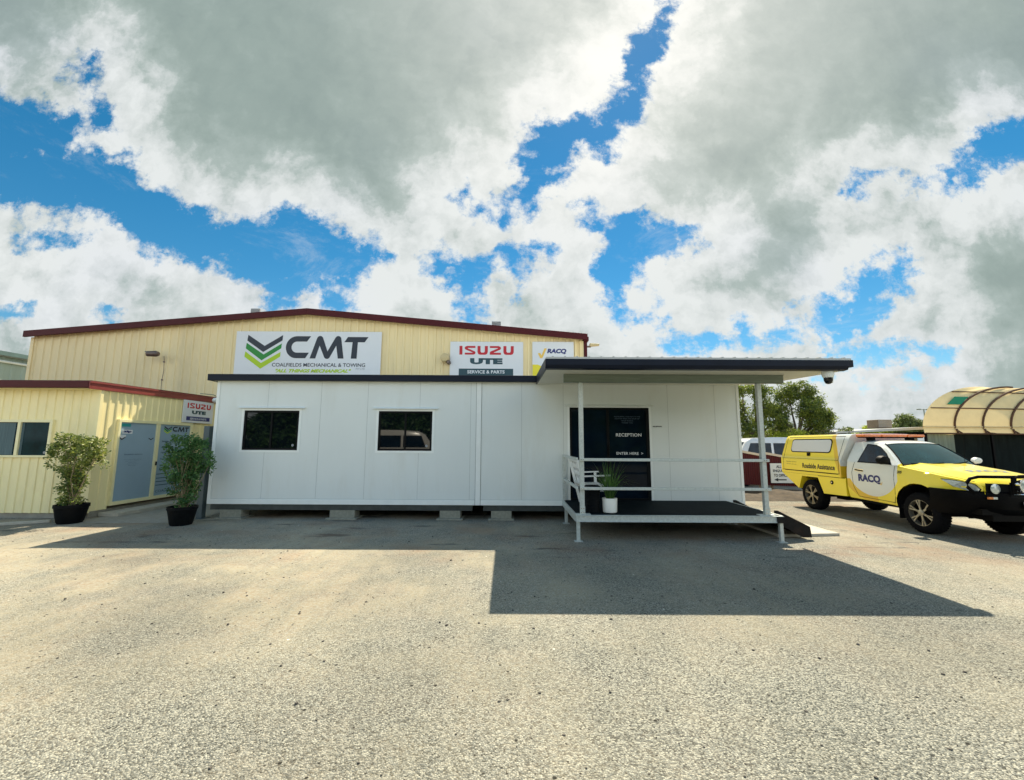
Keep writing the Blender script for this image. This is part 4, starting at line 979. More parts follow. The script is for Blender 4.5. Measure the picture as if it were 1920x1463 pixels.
# glass
def on_ws(a, b, off): p = Vector(ws(a, b)); return p+Vector((0, -.62, .78))*off
g = MB(); g.grid(lambda a, b: on_ws(.07+.87*a, .055+.89*b, .006), 8, 18); g.build('windscreen', m_screen, ut, smooth=True, local=True)
g = MB()
for q in ((.07, .945), ): pass
g.tube([on_ws(a, .045, .008) for a in np.linspace(.0, 1, 9)], .012, 6); g.tube([on_ws(a, .955, .008) for a in np.linspace(.0, 1, 9)], .012, 6); g.tube([on_ws(.95, b, .006) for b in np.linspace(.05, .95, 12)], .009, 6)
g.grid(lambda a, b: on_ws(-.02+.09*a, .05+.9*b, .008), 1, 16); g.build('windscreen_seal', m_black, ut, local=True)
g = MB(); g.tube([on_ws(.06, .35, .02), on_ws(.03, .52, .025), on_ws(.12, .80, .022), on_ws(.16, .88, .018)], .009, 5); g.tube([on_ws(.06, .12, .02), on_ws(.04, .3, .025), on_ws(.10, .48, .02)], .009, 5); g.build('wipers', m_black, ut, local=True)
win = [(.60, 1.295), (.66, 1.37), (.80, 1.50), (.98, 1.62), (1.10, 1.665), (1.34, 1.685), (1.44, 1.31)]
def sw(s, a, b, off): return (s*(gh_x(b)+off), a, b)
def grow(pts, d_):
    cx = sum(p[0] for p in pts)/len(pts); cy = sum(p[1] for p in pts)/len(pts)
    return [(p[0]+(p[0]-cx)/max(.01, abs(p[0]-cx)+.2)*d_*1.4, p[1]+(p[1]-cy)/max(.01, abs(p[1]-cy)+.06)*d_) for p in pts]
for s in (-1, 1):
    g = MB(); poly2(g, grow(win, .030), lambda a, b: sw(s, a, b, .005)); fr = g.build('side_window_seal', m_black, ut, local=True)
    g = MB(); poly2(g, win, lambda a, b: sw(s, a, b, .009)); g.build('side_window', m_carwin, fr, local=True)
    # door shut lines, handle, mirror, sill
    def sp(u, z, off=.004): return (s*(Wd(u)-inset(u, z)+off), u, z)
    g = MB()
    for line in ([(.50, 1.25), (.52, .98), (.50, .62), (.56, .50)], [(.56, .50), (1.0, .51), (1.48, .52)], [(1.48, .52), (1.58, .75), (1.60, 1.05), (1.54, 1.29)]):
        pts = []
        for i in range(len(line)-1):
            for k in range(5): pts.append(sp(line[i][0]+(line[i+1][0]-line[i][0])*k/5, line[i][1]+(line[i+1][1]-line[i][1])*k/5, .0005))
        pts.append(sp(*line[-1], .0005)); g.tube(pts, .0045, 4)
    g.build('door_gap', m_black, ut, local=True)
    g = MB(); g.tube([sp(1.30, 1.10, .006), sp(1.33, 1.105, .03), sp(1.46, 1.115, .03), sp(1.50, 1.12, .006)], .014, 8); g.build('door_handle', m_black if s < 0 else m_black, ut, smooth=True, local=True)
    g = MB(); g.prism([sp(1.28, 1.075, .001), sp(1.52, 1.09, .001), sp(1.52, 1.145, .001), sp(1.28, 1.13, .001)], (s*.003, 0, 0)); g.build('handle_recess', m_chrome, ut, local=True)
    g = MB(); g.lathe([(.02, -.10), (.085, -.085), (.10, .0), (.09, .03), (.02, .035)], (0, 0, 0), 18, 'y')
    k_ = 1. if s < 0 else .72; g.v = [(s*(.99+v[0]*1.25*k_), .62+v[1]*k_, 1.37+v[2]*.95*k_) for v in g.v]; mo = g.build('mirror', m_black if s < 0 else m_vanw, ut, smooth=True, local=True)
    g = MB(); g.bar((s*.83, .64, 1.30), (s*.95, .64, 1.34), .05, .03); g.build('mirror_arm', m_black, mo, local=True)
# front guard crease/headlights
for s in (-1, 1):
    def hp(u, z, off=.006): return (s*(Wd(u)-inset(u, z)+off), u, z)
    out = [(-.44, 1.075), (-.56, 1.075), (-.74, 1.055), (-.90, 1.01), (-.955, .93), (-.93, .87), (-.82, .885), (-.62, .95)]
    def lamp(a, b, off): return hp(max(a, -.97), b, off)
    g = MB(); poly2(g, out, lambda a, b: lamp(a, b, .004)); poly2(g, [(0, .85), (.36, .86), (.36, 1.03), (0, 1.04)], lambda a, b: (s*(.665-a), -1.0-.12*(1-((.665-a)/.67)**2), b)); ho = g.build('headlight', m_black, ut, local=True)
    g = MB(); poly2(g, grow(out, -.018), lambda a, b: lamp(a, b, .010)); g.build('lens', m_lens, ho, local=True)
    g = MB(); g.lathe([(.075, -.02), (.085, -.035), (.06, -.045), (.02, -.05)], (s*.555, -1.02, .95), 18, 'y'); g.build('lamp_bowl', m_lens, ho, smooth=True, local=True)
g = MB(); g.grid(lambda a, b: (-.36+.72*b, -1.012-.12*(1-((-.36+.72*b)/.67)**2), .80+.26*a), 2, 10); gr = g.build('grille', m_black, ut, local=True)
g = MB()
for z in (.865, .925, .985): g.tube([(x, -1.022-.12*(1-(x/.67)**2), z) for x in np.linspace(-.33, .33, 10)], .009, 5)
g.build('grille_bars', m_chrome, gr, local=True)
g = MB()
for s in (-1, 1): g.tube([(lambda p: (p[0], p[1], p[2]+.001))(hood(a, .5+s*.47)) for a in np.linspace(.08, .98, 16)], .0045, 4)
g.build('bonnet_gap', m_black, ut, local=True)
# lettering
def spm(u, z, off=.005): return (-(Wd(u)-inset(u, z)+off), u, z)
def word_side(mb, s, u0, u1, z0, z1, fn, bold=0., shear=0.):  # reads left to right from the rear (large y) to the front
    text_to(mb, s, lambda a, b: fn(u0+(u1-u0)*a, z0+(z1-z0)*b), bold, shear)
g = MB(); word_side(g, 'RACQ', 1.42, .84, .84, 1.03, spm, .05); g.build('club_lettering', m_blueink, ut, local=True)
g = MB(); poly2(g, [(.85, .875), (.83, .85), (.80, .90), (.79, .90), (.825, .83), (.84, .83), (.865, .87)], lambda a, b: spm(a, b)); g.build('small_tick', m_goldink, ut, local=True)
g = MB(); word_side(g, '205', .44, .33, 1.105, 1.165, spm, .03, .25); word_side(g, 'unit', .42, .35, 1.075, 1.085, spm); g.build('fleet_number', m_navyink, ut, local=True)
g = MB(); text_to(g, 'RACQ', lambda a, b: (lambda p: (p[0], p[1], p[2]+.004))(hood(.30+.14*b, .30+.42*a)), .02, .2); g.build('bonnet_lettering', m_grey, ut, local=True)
# canopy
CU = [(1.92, 1.70), (2.05, 2.05), (2.6, 2.6), (3.2, 3.2), (3.8, 3.8), (4.05, 3.95), (4.16, 4.02)]
prof = [(.875, .90), (.877, 1.10), (.872, 1.30), (.862, 1.315), (.835, 1.45), (.80, 1.62), (.765, 1.80), (.745, 1.87), (.70, 1.925), (.60, 1.945), (.30, 1.955), (0, 1.957)]
def cany(a_, z): return a_[0]+(a_[1]-a_[0])*max(0, min(1, (z-1.3)/.62))
c_ = MB()
full = [(-x, z) for x, z in prof]+[(x, z) for x, z in prof[::-1][1:]]
for i in range(len(CU)-1):
    for j in range(len(full)-1):
        q = [(full[j], CU[i]), (full[j+1], CU[i]), (full[j+1], CU[i+1]), (full[j], CU[i+1])]
        c_.face([(p[0][0], cany(p[1], p[0][1]), p[0][1]) for p in q])
for a_ in (CU[0], CU[-1]): poly2(c_, full, lambda x, z: (x, cany(a_, z), z))
co = c_.build('canopy', m_ute, ut, smooth=True, local=True)
def cx(z): return float(np.interp(z, [p[1] for p in prof[:9]], [p[0] for p in prof[:9]]))
def cp(u, z, off=.004): return (-(cx(z)+off), u, z)
for s in (-1, 1):
    def rr(u0, u1, z0, z1, r, off, skew=.0):
        pts = []
        for cxx, cz, a0 in ((u1-r, z1-r, 0), (u0+r, z1-r, 90), (u0+r, z0+r, 180), (u1-r, z0+r, 270)):
            for k in range(5): a = rad(a0+k*22.5); pts.append((cxx+r*math.cos(a)+skew*(cz-z0), cz+r*math.sin(a)))
        return pts
    g = MB(); poly2(g, rr(2.26, 3.78, 1.475, 1.835, .09, 0, -.12), lambda a, b: (s*(cx(b)+.005), a, b)); wo_ = g.build('canopy_window', m_black, co, local=True)
    g = MB(); poly2(g, rr(2.285, 3.755, 1.50, 1.81, .08, 0, -.12), lambda a, b: (s*(cx(b)+.009), a, b)); g.build('white_blank', m_signw, wo_, local=True)
    g = MB()
    def ln(a, b, n=8, w=.004): g.tube([(s*(cx(a[1]+(b[1]-a[1])*k/n)+.001), a[0]+(b[0]-a[0])*k/n, a[1]+(b[1]-a[1])*k/n) for k in range(n+1)], w, 4)
    ln((1.98, 1.305), (4.12, 1.305), w=.004); ln((1.98, 1.30), (1.98, .98), w=.005); ln((1.98, .98), (4.10, .98), w=.008); ln((4.06, 1.30), (4.06, .98), w=.004); ln((1.85, 1.885), (3.9, 1.885), w=.007); ln((2.0, 1.31), (1.86, 1.88), w=.004); ln((4.05, 1.31), (3.95, 1.86), w=.004)
    g.box(s*.874-.006, s*.874+.006, 2.02, 4.0, .965, .975) ; g.build('hatch_gap', m_black, co, local=True)
    g = MB(); g.prism([(s*(cx(1.42)+.004), 2.98, 1.385), (s*(cx(1.42)+.004), 3.08, 1.385), (s*(cx(1.46)+.004), 3.09, 1.47), (s*(cx(1.46)+.004), 2.97, 1.47)], (s*.02, 0, 0)); g.build('hatch_latch', m_black, co, bevel=.006, local=True)
g = MB(); word_side(g, 'Roadside Assistance', 3.26, 2.10, 1.06, 1.19, cp, .025); g.build('service_lettering', m_navyink, co, local=True)
g = MB(); word_side(g, 'Members 13 1111', 3.92, 3.50, 1.195, 1.225, cp); word_side(g, 'All hours every day', 3.92, 3.50, 1.125, 1.155, cp); g.build('phone_lettering', m_navyink, co, local=True)
# tray boxes with the wheel cut-outs
for s in (-1, 1):
    out = [(4.16, .895), (3.47, .50), (3.32, .84), (2.72, .84), (2.54, .46), (1.80, .48), (1.80, .895)]
    g = MB(); base = len(g.v); poly2(g, out, lambda a, b: (s*.872, a, b)); n = len(out)
    for i in range(n):
        j = (i+1) % n; g.face([(s*.872, *out[i]), (s*.872, *out[j]), (s*.45, *out[j]), (s*.45, *out[i])])
    bo = g.build('tray_side_box', m_ute, ut, local=True)
    g = MB(); g.lathe([(.05, 0), (.05, s*.006)], (s*.872, 2.24, .76), 20, 'x'); lo = g.build('box_lock', m_black, bo, local=True)
    g = MB(); g.lathe([(.018, 0), (.018, s*.01)], (s*.878, 2.24, .76), 12, 'x'); g.build('key_barrel', m_chrome, lo, local=True)
    g = MB(); g.box(s*.875-.003, s*.875+.003, 1.82, 2.70, .885, .893); g.build('box_gap', m_black, bo, local=True)
g = MB(); g.box(-.74, .74, 1.85, 4.1, .80, .90); g.build('tray', m_blackm, ut, local=True)
g = MB(); g.box(-.45, .45, -.9, 4.0, .42, .62); g.box(-.80, .80, .1, 1.7, .40, .48); g.box(-.1, .1, 2.8, 3.15, .26, .5); g.box(-.62, .62, 2.93, 3.02, .33, .42); g.box(-.62, .62, -.05, .05, .32, .44)
g.lathe([(.30, 0), (.33, .02), (.33, .2), (.30, .22)], (0, 3.6, .50), 20); g.build('chassis', m_blackr, ut, local=True)
for s in (-1, 1):
    g = MB(); arcp = [rad(a) for a in range(0, 181, 15)]
    g.grid(lambda a, b: (s*(.86-.45*a), .50*math.cos(math.pi*b), .42+.50*math.sin(math.pi*b)), 2, 14); g.grid(lambda a, b: (s*.42, .5*(2*b-1), .42+.5*a), 1, 1); g.build('arch_liner', m_blackr, ut, local=True)
    g = MB(); g.box(s*.70-.13, s*.70+.13, .50, .515, .20, .56); g.build('mud_flap', m_black, ut, local=True)
# wheels
def wheel(parent, x, y, s, R=.385):
    g = MB(); w = .125
    g.lathe([(R-.14, -w), (R-.06, -w-.006), (R-.02, -w+.02), (R, -w+.05), (R, w-.05), (R-.02, w-.02), (R-.06, w+.006), (R-.14, w)], (x, y, R), 44, 'x', cap=False)
    n = 44
    for k in range(n):  # tread lugs
        if k % 1 == 0:
            a0 = 2*math.pi*(k+.15)/n; a1 = 2*math.pi*(k+.7)/n
            for hx0, hx1 in ((-w+.03, -.01), (.01, w-.03)):
                sh_ = .3*2*math.pi/n*(1 if hx0 > 0 else 0)
                P = [(x+hx, y+r_*math.cos(a+sh_), R+r_*math.sin(a+sh_)) for hx in (hx0, hx1) for a in (a0, a1) for r_ in (R-.004, R+.001)]
                g.face([P[1], P[3], P[7], P[5]]); g.face([P[0], P[1], P[5], P[4]]); g.face([P[2], P[3], P[7], P[6]]); g.face([P[0], P[2], P[3], P[1]]); g.face([P[4], P[6], P[7], P[5]])
    to = g.build('tyre', m_blackr, parent, smooth=True, local=True)
    g = MB(); ro = x+s*(w-.02); rr_ = R-.13
    g.lathe([(rr_+.010, s*.004), (rr_+.006, s*.013), (rr_-.018, s*.013), (rr_-.024, -s*.02), (rr_-.03, -s*.10)], (ro, y, R), 36, 'x', cap=False)
    for k in range(6):
        a = 2*math.pi*k/6+.35
        def PR(r_, da, h): return (ro+s*h, y+r_*math.cos(a+da), R+r_*math.sin(a+da))
        g.prism([PR(.045, -.45, .002), PR(.12, -.13, .006), PR(rr_-.004, -.20, .010), PR(rr_-.004, -.07, .010), PR(.14, -.03, .004), PR(.14, .03, .004), PR(rr_-.004, .07, .010), PR(rr_-.004, .20, .010), PR(.12, .13, .006), PR(.045, .45, .002)], (-s*.02, 0, 0))
    g.lathe([(.06, -.0), (.06, s*.012), (.035, s*.022), (.01, s*.024)], (ro, y, R), 18, 'x'); rim = g.build('rim', m_alloy, to, smooth=False, local=True)
    g = MB(); g.lathe([(rr_-.02, -s*.09), (rr_-.02, -s*.07)], (ro, y, R), 30, 'x'); g.build('brake_disc', m_blackm, to, local=True)
    return to
for s in (-1, 1):
    wheel(ut, s*.765, 0, s).name = 'front_wheel'; wheel(ut, s*.765, 2.98, s).name = 'rear_wheel'
# bull bar
bb = MB()
plan = [(.925, -.27), (.928, -.60), (.84, -.86), (.62, -1.04), (.36, -1.10), (0, -1.11)]
plan = [(-a, b) for a, b in plan]+[(a, b) for a, b in plan[::-1][1:]]
zz = [(.885, .0), (.90, .02), (.80, .0), (.60, .02), (.46, .16)]
for i in range(len(plan)-1):
    for j in range(len(zz)-1):
        q = []
        for (p, z) in ((plan[i], zz[j]), (plan[i+1], zz[j]), (plan[i+1], zz[j+1]), (plan[i], zz[j+1])): q.append((p[0]*(1-z[1]*.3), p[1]+z[1], z[0]))
        bb.face(q)
poly2(bb, [(p[0], p[1]) for p in plan]+[(.5, -.7), (-.5, -.7)], lambda a, b: (a, b, .884)); bb.box(-.75, .75, -.98, -.5, .50, .60); bb.box(-.6, .6, -1.0, -.3, .40, .50)
bo = bb.build('bull_bar', m_blackm, ut, smooth=True, local=True)
g = MB()
for s in (-1, 1):
    g.tube([(s*.80, -.93, .88), (s*.86, -.90, .96), (s*.865, -.90, 1.04), (s*.83, -.92, 1.11), (s*.74, -.97, 1.145), (s*.6, -1.04, 1.15), (s*.3, -1.10, 1.152), (0, -1.115, 1.155)], .027, 10)
    g.tube([(s*.30, -1.10, .88), (s*.30, -1.12, 1.15)], .036, 10)
    g.tube([(s*.30, -1.12, 1.13), (s*.22, -1.13, 1.17), (0, -1.13, 1.18)], .02, 8)
g.bar((.30, -1.10, .99), (-.30, -1.10, .99), .02, .05); g.build('bar_hoops', m_blackm, bo, smooth=True, local=True)
for s in (-1, 1):
    g = MB(); g.lathe([(.03, .08), (.10, .05), (.125, -.03), (.128, -.05), (.118, -.05)], (s*.235 if s < 0 else .30, -1.20, 1.01), 26, 'y'); so = g.build('spotlight', m_chrome, bo, smooth=True, local=True)
    g = MB(); g.lathe([(.118, -.048), (.07, -.062), (.01, -.066)], (s*.235 if s < 0 else .30, -1.20, 1.01), 26, 'y'); g.build('lens', m_lens, so, smooth=True, local=True)
    g = MB(); g.box(s*.62-.075, s*.62+.0, -1.065, -1.03, .775, .815); io = g.build('indicator', mat('amber_indicator', (.7, .2, .02), .2, coat=.8), bo, bevel=.006, local=True)
    g = MB(); g.box(s*.62+.001, s*.62+.075, -1.065, -1.03, .775, .815); g.build('side_marker', m_lens, io, bevel=.006, local=True)
g = MB(); g.box(-.19, .19, -1.135, -1.125, .62, .745); pl = g.build('number_plate', m_signw, bo, local=True)
g = MB(); text_to(g, 'DZ 51', lambda a, b: (-.165+.33*a, -1.137, .645+.075*b), .01); g.build('plate_lettering', m_navyink, pl, local=True)
# light bar
g = MB(); g.box(-.66, .66, 1.36, 1.60, 1.845, 1.865)
for x in (-.45, .45): g.box(x-.04, x+.04, 1.40, 1.56, 1.78, 1.845)
lb = g.build('light_bar', m_blackm, ut, local=True)
g = MB()
for x0_, x1_ in ((-.70, -.30), (-.29, .29), (.30, .70)): g.box(x0_, x1_, 1.35, 1.61, 1.866, 1.925)
g.build('amber_cover', m_amber, lb, bevel=.02, local=True)
g = MB(); g.tube([(.5, .38, 1.28), (.52, .36, 1.9)], .004, 5); g.build('aerial', m_black, ut, local=True)

# ================================================================ white van behind the fence
def make_van():
    v = thing('white_van', 'white passenger van behind the maroon fence with dark side windows', 'van', (9.2, 19.0, 0))
    # local: x backwards from the windscreen, side facing -y
    g = MB(); L = 5.0
    st = [(-.55, .55, .95, .80), (-.25, .45, 1.12, .86), (.0, .42, 1.20, .88), (.45, .40, 1.78, .88), (.75, .40, 1.93, .88), (1.6, .40, 1.98, .88), (4.1, .40, 1.98, .88), (4.4, .42, 1.93, .87)]
    def ring(x, zb, zt, w):
        return [(-w, zb), (-w-.01, (zb+1.15)/2), (-w, min(1.15, zt-.05)), (-w*(.92 if zt > 1.5 else .97), zt-.10), (-w*.82, zt), (w*.82, zt), (w*(.92 if zt > 1.5 else .97), zt-.10), (w, min(1.15, zt-.05)), (w+.01, (zb+1.15)/2), (w, zb)]
    R_ = [[(x, a, b) for a, b in ring(x, zb, zt, w)] for x, zb, zt, w in st]
    for i in range(len(R_)-1):
        for j in range(9): g.face([R_[i][j], R_[i+1][j], R_[i+1][j+1], R_[i][j+1]])
    g.face(R_[0]); g.face(R_[-1]); g.build('body', m_vanw, v, smooth=True, local=True)
    for s in (-1, 1):
        for (a, b) in ((.62, 1.45), (1.55, 2.5), (2.6, 3.4), (3.5, 4.25)):
            g = MB()
            def P(x, z): return (x, s*(.885-(z-1.15)/.68*.07+.004), z)
            g.face([P(a-(.22 if a < .7 else 0), 1.22), P(b, 1.22), P(b, 1.74), P(a, 1.74)]); g.build('side_window', m_carwin, v, local=True)
    g = MB(); g.face([(.04, -.74, 1.24), (.04, .74, 1.24), (.46, .70, 1.76), (.46, -.70, 1.76)]); g.v = [(x-.03, y, z+.02) for x, y, z in g.v]; g.build('windscreen', m_carwin, v, local=True)
    g = MB(); g.face([(4.415, -.7, 1.2), (4.415, .7, 1.2), (4.405, .68, 1.75), (4.405, -.68, 1.75)]); g.build('rear_window', m_carwin, v, local=True)
    for x in (.3, 3.3):
        for s in (-1, 1):
            g = MB(); g.lathe([(.2, -.1), (.33, -.1), (.345, -.06), (.345, .06), (.33, .1), (.2, .1)], (x, s*.80, .345), 28, 'y'); w_ = g.build('wheel', m_blackr, v, smooth=True, local=True)
            g = MB(); g.lathe([(.21, .0), (.2, s*.012), (.03, s*.03)], (x, s*.90, .345), 20, 'y'); g.build('hubcap', m_alloy, w_, smooth=True, local=True)
    g = MB(); g.box(-.62, -.5, -.75, .75, .42, .62); g.build('bumper', m_black, v, bevel=.03, local=True)
    for s in (-1, 1):
        g = MB(); g.box(-.50, -.42, s*.62-.14, s*.62+.14, .72, .88); g.build('headlight', m_lens, v, bevel=.02, local=True)
    return v
def dup(o, parent=None):
    c = o.copy(); COL.objects.link(c); ORG[c.name] = ORG.get(o.name, Vector((0, 0, 0)))
    if parent is not None: c.parent = parent
    for ch in list(o.children): dup(ch, c)
    return c
van = make_van(); van.location = (9.15, 18.2, 0); van['group'] = 'white vans in the yard'
v2 = dup(van); v2.location = (-4.2, -4.3, 0); v2.rotation_euler = (0, 0, rad(172)); v2.scale = (1.12, 1.12, 1.18); v2['label'] = 'white van behind the photographer, seen only as a reflection in the second office window'

# ================================================================ fence, arrow sign
fc = thing('maroon_fence', 'low maroon corrugated fence with pale sloping top rails beyond the office', 'fence', (9.0, 15.0, 0))
def ftop(x): return 1.46-(x-7.9)*.185 if x < 8.72 else 1.40-(x-8.72)*.17
def fbot(x): return .30-(x-7.9)*.03
g = MB()
for a, b in ((7.3, 8.70), (8.74, 11.6)): ribbed(g, a, b, fbot, lambda x: ftop(x)-.02, .076, .016, lambda s, o, z: (s, 15-o, z), prof=((0, 0), (.25, .7), (.5, 1), (.75, .7)))
g.build('sheet', m_fencered, fc)
m_rail = mat('fence_rail', (.62, .52, .42), .6, var=.1)
for a, b in ((7.3, 8.71), (8.73, 11.6)):
    g = MB(); g.prism([(a, 14.96, ftop(a+.001)-.03), (b, 14.96, ftop(b-.02)-.03), (b, 14.96, ftop(b-.02)+.05), (a, 14.96, ftop(a+.001)+.05)], (0, .06, 0)); g.build('top_rail', m_rail, fc)
for x in (8.715, 9.12, 10.6, 7.9):
    g = MB(); g.box(x-.035, x+.035, 15.02, 15.08, 0, ftop(x)-.03); g.build('post', m_bark, fc)
t = thing('enquiries_sign', 'white arrow sign reading all enquiries to office on the maroon fence', 'sign', (9.5, 14.9, .35))
g = MB(); g.box(9.02, 10.05, 14.90, 14.93, .36, 1.03); g.build('board', m_signw, t)
g = MB()
for s, x0_, x1_, z0_ in (('ALL', 9.22, 9.40, .87), ('ENQUIRIES', 9.10, 9.62, .72), ('TO OFFICE', 9.12, 9.60, .57)): text_to(g, s, lambda a, b: (x0_+(x1_-x0_)*a, 14.895, z0_+.10*b), .03)
poly2(g, [(9.12, .47), (9.26, .53), (9.26, .49), (9.55, .49), (9.55, .45), (9.26, .45), (9.26, .41)], lambda a, b: (a, 14.895, b)); g.build('lettering', m_navyink, t)

# ================================================================ tan container shelter and pale building
cs = thing('container_shelter', 'tan canvas arched shelter over dark containers at the right edge', 'shelter', (27, 25, 0))
EY = 24.
def arc_pt(x0, a, sc_=1.):
    # a 0..1 from the near eave over the top to the far side; the hoops lean right as they rise
    th = a*math.pi*.93; rise = 2.62-.05*(x0-23.5)*.5
    return (x0+5.4*(1-math.cos(min(th, math.pi/2)))+(0 if th < math.pi/2 else 1.2*(th-math.pi/2)), EY+1.5*(1-math.cos(th)), 2.62+rise*math.sin(th))
g = MB(); g.grid(lambda a, b: (lambda p: (p[0], p[1], p[2]+.05*math.sin(a*math.pi*9)**2*math.sin(b*3.14)*-1))(arc_pt(23.35+a*12, b)), 72, 30); g.build('canopy', m_canvas, cs, smooth=True)
g = MB()
def val(a, b):
    x = 23.35+12*a; return (x, EY-.02-.05*b, 2.78-.42*b+.03*math.sin(x*4.)*b+(.04*math.sin(x*1.7) if b == 1 else 0))
g.grid(val, 90, 3); g.grid(lambda a, b: (23.35+12*a, EY-.06*math.sin(b*3.14)-.02, 2.78-.10*b), 40, 4); g.build('valance', m_canvas, cs, smooth=True)
g = MB()
for x in (25.15, 26.75, 28.35, 29.95, 31.5): g.tube([(lambda p: (p[0]-.02, p[1]-.04, p[2]+.03))(arc_pt(x, a)) for a in np.linspace(.0, .55, 14)]+[], .055, 6)
for b in (.16, .34): g.tube([(lambda p: (p[0], p[1]-.03, p[2]+.03))(arc_pt(x, b)) for x in np.linspace(23.5, 33, 12)], .03, 5)
for x in (25.15, 26.75, 28.35, 29.95): g.tube([(x, EY-.1, 2.62), (x+.05, EY-.12, 2.38)], .05, 5); g.tube([(x+.1, EY-.1, 2.5), (x+.3, EY-.12, 2.36)], .04, 5)
g.tube([(23.4, EY-.1, 2.36), (34, EY-.1, 2.32)], .04, 5); g.build('hoop_bands', m_canvase, cs)
g = MB()
pts = [arc_pt(24.25, .19), arc_pt(25.05, .19), arc_pt(25.0, .27), arc_pt(24.2, .27)]; g.face([(p[0], p[1]-.06, p[2]+.05) for p in pts]); g.build('green_patch', m_canvasg, cs)
g = MB(); g.box(24.9, 36, EY+.3, EY+.5, 0, 2.5); g.box(24.9, 36, EY+.5, EY+6, 2.3, 2.5); g.build('container_wall', m_dark, cs)
g = MB(); g.grid(lambda a, b: (23.6+a*1.6, EY+.12+.05*math.sin(a*26)*(.4+b*.6), 2.5-2.5*b), 40, 4); g.build('tarp_curtain', m_drape, cs, smooth=True)
g = MB()
for x in (23.55, 27.3, 31.0): g.box(x-.05, x+.05, EY+.05, EY+.15, 0, 2.45)
g.build('post', m_blackm, cs)
t = thing('flat_roofed_building', 'low building with a pale flat roof edge behind the ute light bar', 'building', (22, 24, 0))
g = MB(); g.box(19.6, 24.4, 25.5, 30, 0, 2.35); g.build('wall', mat('brown_far_wall', (.28, .24, .19), .7, var=.15), t)  # plain brown base colour for the far wall
g = MB(); g.prism([(19.3, 25.2, 2.36), (24.6, 25.2, 2.62), (24.6, 25.2, 2.78), (19.3, 25.2, 2.46)], (0, 5, 0)); g.build('roof', m_far, t)
t = thing('evaporative_cooler', 'small brown louvred cooler box on the pale flat roof', 'cooler', (22.6, 26, 2.7))
g = MB(); g.box(22.45, 23.35, 25.9, 26.7, 2.72, 3.24); g.build('box', m_brown, t, bevel=.03)
g = MB()
for k in range(8): g.box(22.5, 23.3, 25.885, 25.898, 2.78+k*.055, 2.80+k*.055)
g.build('louvres', m_far, t)
t = thing('light_pole', 'thin distant light pole with a two armed head by the tan shelter', 'light pole', (37.2, 38, 0))
g = MB(); g.tube([(37.25, 38, 0), (37.25, 38, 4.95)], [.07, .04], 8); g.build('pole', m_galvd, t, smooth=True)
g = MB(); g.bar((36.75, 38, 4.88), (37.7, 38, 4.88), .05, .05); g.build('arms', m_galvd, t)
for x in (36.8, 37.65):
    g = MB(); g.box(x-.14, x+.14, 37.9, 38.1, 4.86, 4.96); g.build('lamp_head', m_galvd, t, bevel=.02)

# ================================================================ trees
def tree(name, label, x, y, lobes, trunk_h, lm, seed, nleaf, L, cat='tree', group=None, branches=True, trunk_r=.16, droop=.5):
    rg = random.Random(seed); t = thing(name, label, cat, (x, y, 0), group)
    tb = MB(); lf = MB()
    base = Vector((x, y, 0)); top = Vector((x+rg.uniform(-.2, .2), y, trunk_h))
    tb.tube([base, base.lerp(top, .5)+Vector((.08, 0, 0)), top], [trunk_r, trunk_r*.8, trunk_r*.65], 9)
    for (lx, lz, r, dens) in lobes:
        c = Vector((x+lx, y+rg.uniform(-.7, .7), lz))
        mid = top.lerp(c, .5)+Vector((rg.uniform(-.25, .25), rg.uniform(-.2, .2), rg.uniform(-.1, .3)))
        tb.tube([top-Vector((0, 0, .15)), top.lerp(mid, .55)+Vector((rg.uniform(-.08, .08), 0, 0)), mid, mid.lerp(c, .6)+Vector((rg.uniform(-.1, .1), 0, .1)), c], [trunk_r*.5, trunk_r*.4, trunk_r*.3, trunk_r*.2, trunk_r*.1], 6)
        n = max(3, int(dens*nleaf*r*r/.6/42*.85))
        for _ in range(n):
            v = Vector((rg.gauss(0, 1), rg.gauss(0, 1), rg.gauss(0, .9))); v.normalize(); cc = c+v*r*rg.uniform(.3, 1.0)**.7
            if rg.random() < .4: tb.tube([c+(cc-c)*.1, c+(cc-c)*.6+Vector((0, 0, .05)), cc], [trunk_r*.12, trunk_r*.07, trunk_r*.04], 4)
            leaves(lf, blob_pts(cc, rg.uniform(.16, .34)*max(1., r/.75), 42, rg, .8), L, L*.34, droop, rg)
    tb.build('trunk', m_bark, t); lf.build('crown', lm, t, recalc=False)
    return t
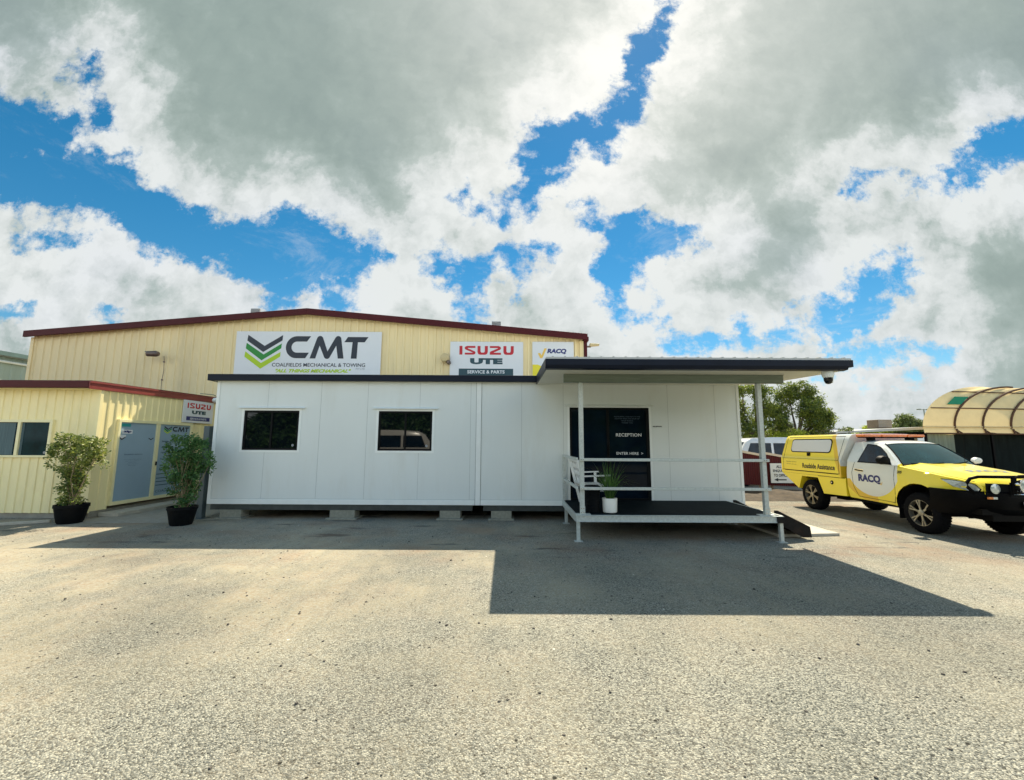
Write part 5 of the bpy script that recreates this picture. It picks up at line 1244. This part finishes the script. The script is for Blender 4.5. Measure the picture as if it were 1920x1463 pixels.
# gum trees right of the office (about 26 m away)
tree('gum_tree', 'tall open crowned gum tree standing above the yellow ute canopy', 17.6, 26, [(-.35, 4.85, .75, 1), (.55, 5.0, .60, 1), (1.05, 4.5, .62, .9), (-.75, 3.7, .62, .9), (.3, 3.7, .8, 1), (1.25, 3.4, .6, .9), (1.75, 3.45, .45, .9), (-.3, 2.8, .6, .8), (.7, 2.7, .6, .8), (2.05, 2.7, .35, .8), (2.15, 3.1, .35, .8), (2.45, 2.6, .3, .8), (2.6, 2.1, .28, .7), (-1.3, 3.9, .45, .9), (-1.25, 2.4, .5, .9), (-1.1, 2.9, .4, .8), (1.0, 2.15, .5, .8), (2.05, 2.2, .28, .7), (-.15, 2.1, .5, .8)], 2.1, m_gum, 21, 3900, .16, group='gum trees beyond the fence')
tree('gum_tree', 'sparse gum tree seen between the office corner and the verandah post', 14.9, 26, [(-.9, 5.0, .55, .8), (.1, 5.1, .6, .8), (.8, 4.9, .5, .8), (-.9, 4.0, .6, .8), (.2, 3.9, .65, .7), (1.0, 3.9, .45, .7), (-.8, 3.1, .65, .9), (.35, 3.0, .6, .7), (1.2, 3.2, .4, .7), (-.6, 2.3, .6, .9), (.5, 2.2, .55, .8), (1.3, 2.3, .4, .8)], 2.0, m_gum, 22, 3400, .17, group='gum trees beyond the fence')
tree('green_bush', 'bright light green bush showing above the rear corner of the yellow canopy', 15.9, 24.5, [(0, 1.9, .55, 1.3), (.45, 2.15, .42, 1.3), (-.45, 1.8, .4, 1.2), (.3, 1.3, .6, 1)], .8, m_lite, 23, 5200, .12, 'bush', trunk_r=.08, droop=0)
far_trees = []
def ft(label, x, lobes, seed, lm=m_farleaf): far_trees.append(tree('distant_tree', label, x, 42, lobes, 1.6, lm, seed, 2200, .26, group='distant trees behind the pale roof'))
ft('pale yellow green distant tree just right of the tall gum tree', 36.0, [(-1.0, 2.9, .7, 1.2), (0, 3.0, .75, 1.2), (1.0, 2.9, .7, 1.2), (-1.8, 2.5, .6, 1)], 31, m_lite)
ft('rounded green distant tree rising behind the brown roof cooler', 39.2, [(-.6, 3.9, .8, 1.2), (.5, 3.9, .85, 1.2), (1.6, 3.6, .7, 1.1), (-1.3, 3.2, .7, 1), (0, 3., .9, 1)], 32)
ft('thin dark distant tree left of the light pole', 42.4, [(-1.0, 3.9, .45, .7), (-.2, 3.6, .5, .7), (.4, 3.0, .6, .8), (.9, 3.7, .35, .5)], 33)
ft('smaller grey distant tree beside the tan shelter end', 45.0, [(-.6, 3.6, .35, .5), (.1, 3.8, .3, .5), (.4, 3.1, .5, .7)], 34)
# the trees across the road behind the camera, seen in the office windows
proto = tree('roadside_tree', 'dark dense roadside tree behind the photographer', -18., -15, [(0, 3.2, 1.5, 2.2), (1.3, 2.6, 1.4, 2.2), (-1.4, 2.6, 1.4, 2.2), (.4, 4.6, 1.3, 2), (-.9, 4.4, 1.1, 2), (0, 1.4, 1.4, 2), (1.6, 1.2, 1.2, 2), (-1.6, 1.2, 1.2, 2)], 1.5, m_leaf2, 41, 1500, .5, group='roadside trees behind the photographer', droop=.2)
for i in range(1, 10):
    c = dup(proto); c.location = (-18+i*4.1, -15-(i % 3)*1.3, 0); c.rotation_euler = (0, 0, i*1.9); c.scale = (1, 1, 1+.12*((i*7) % 3))
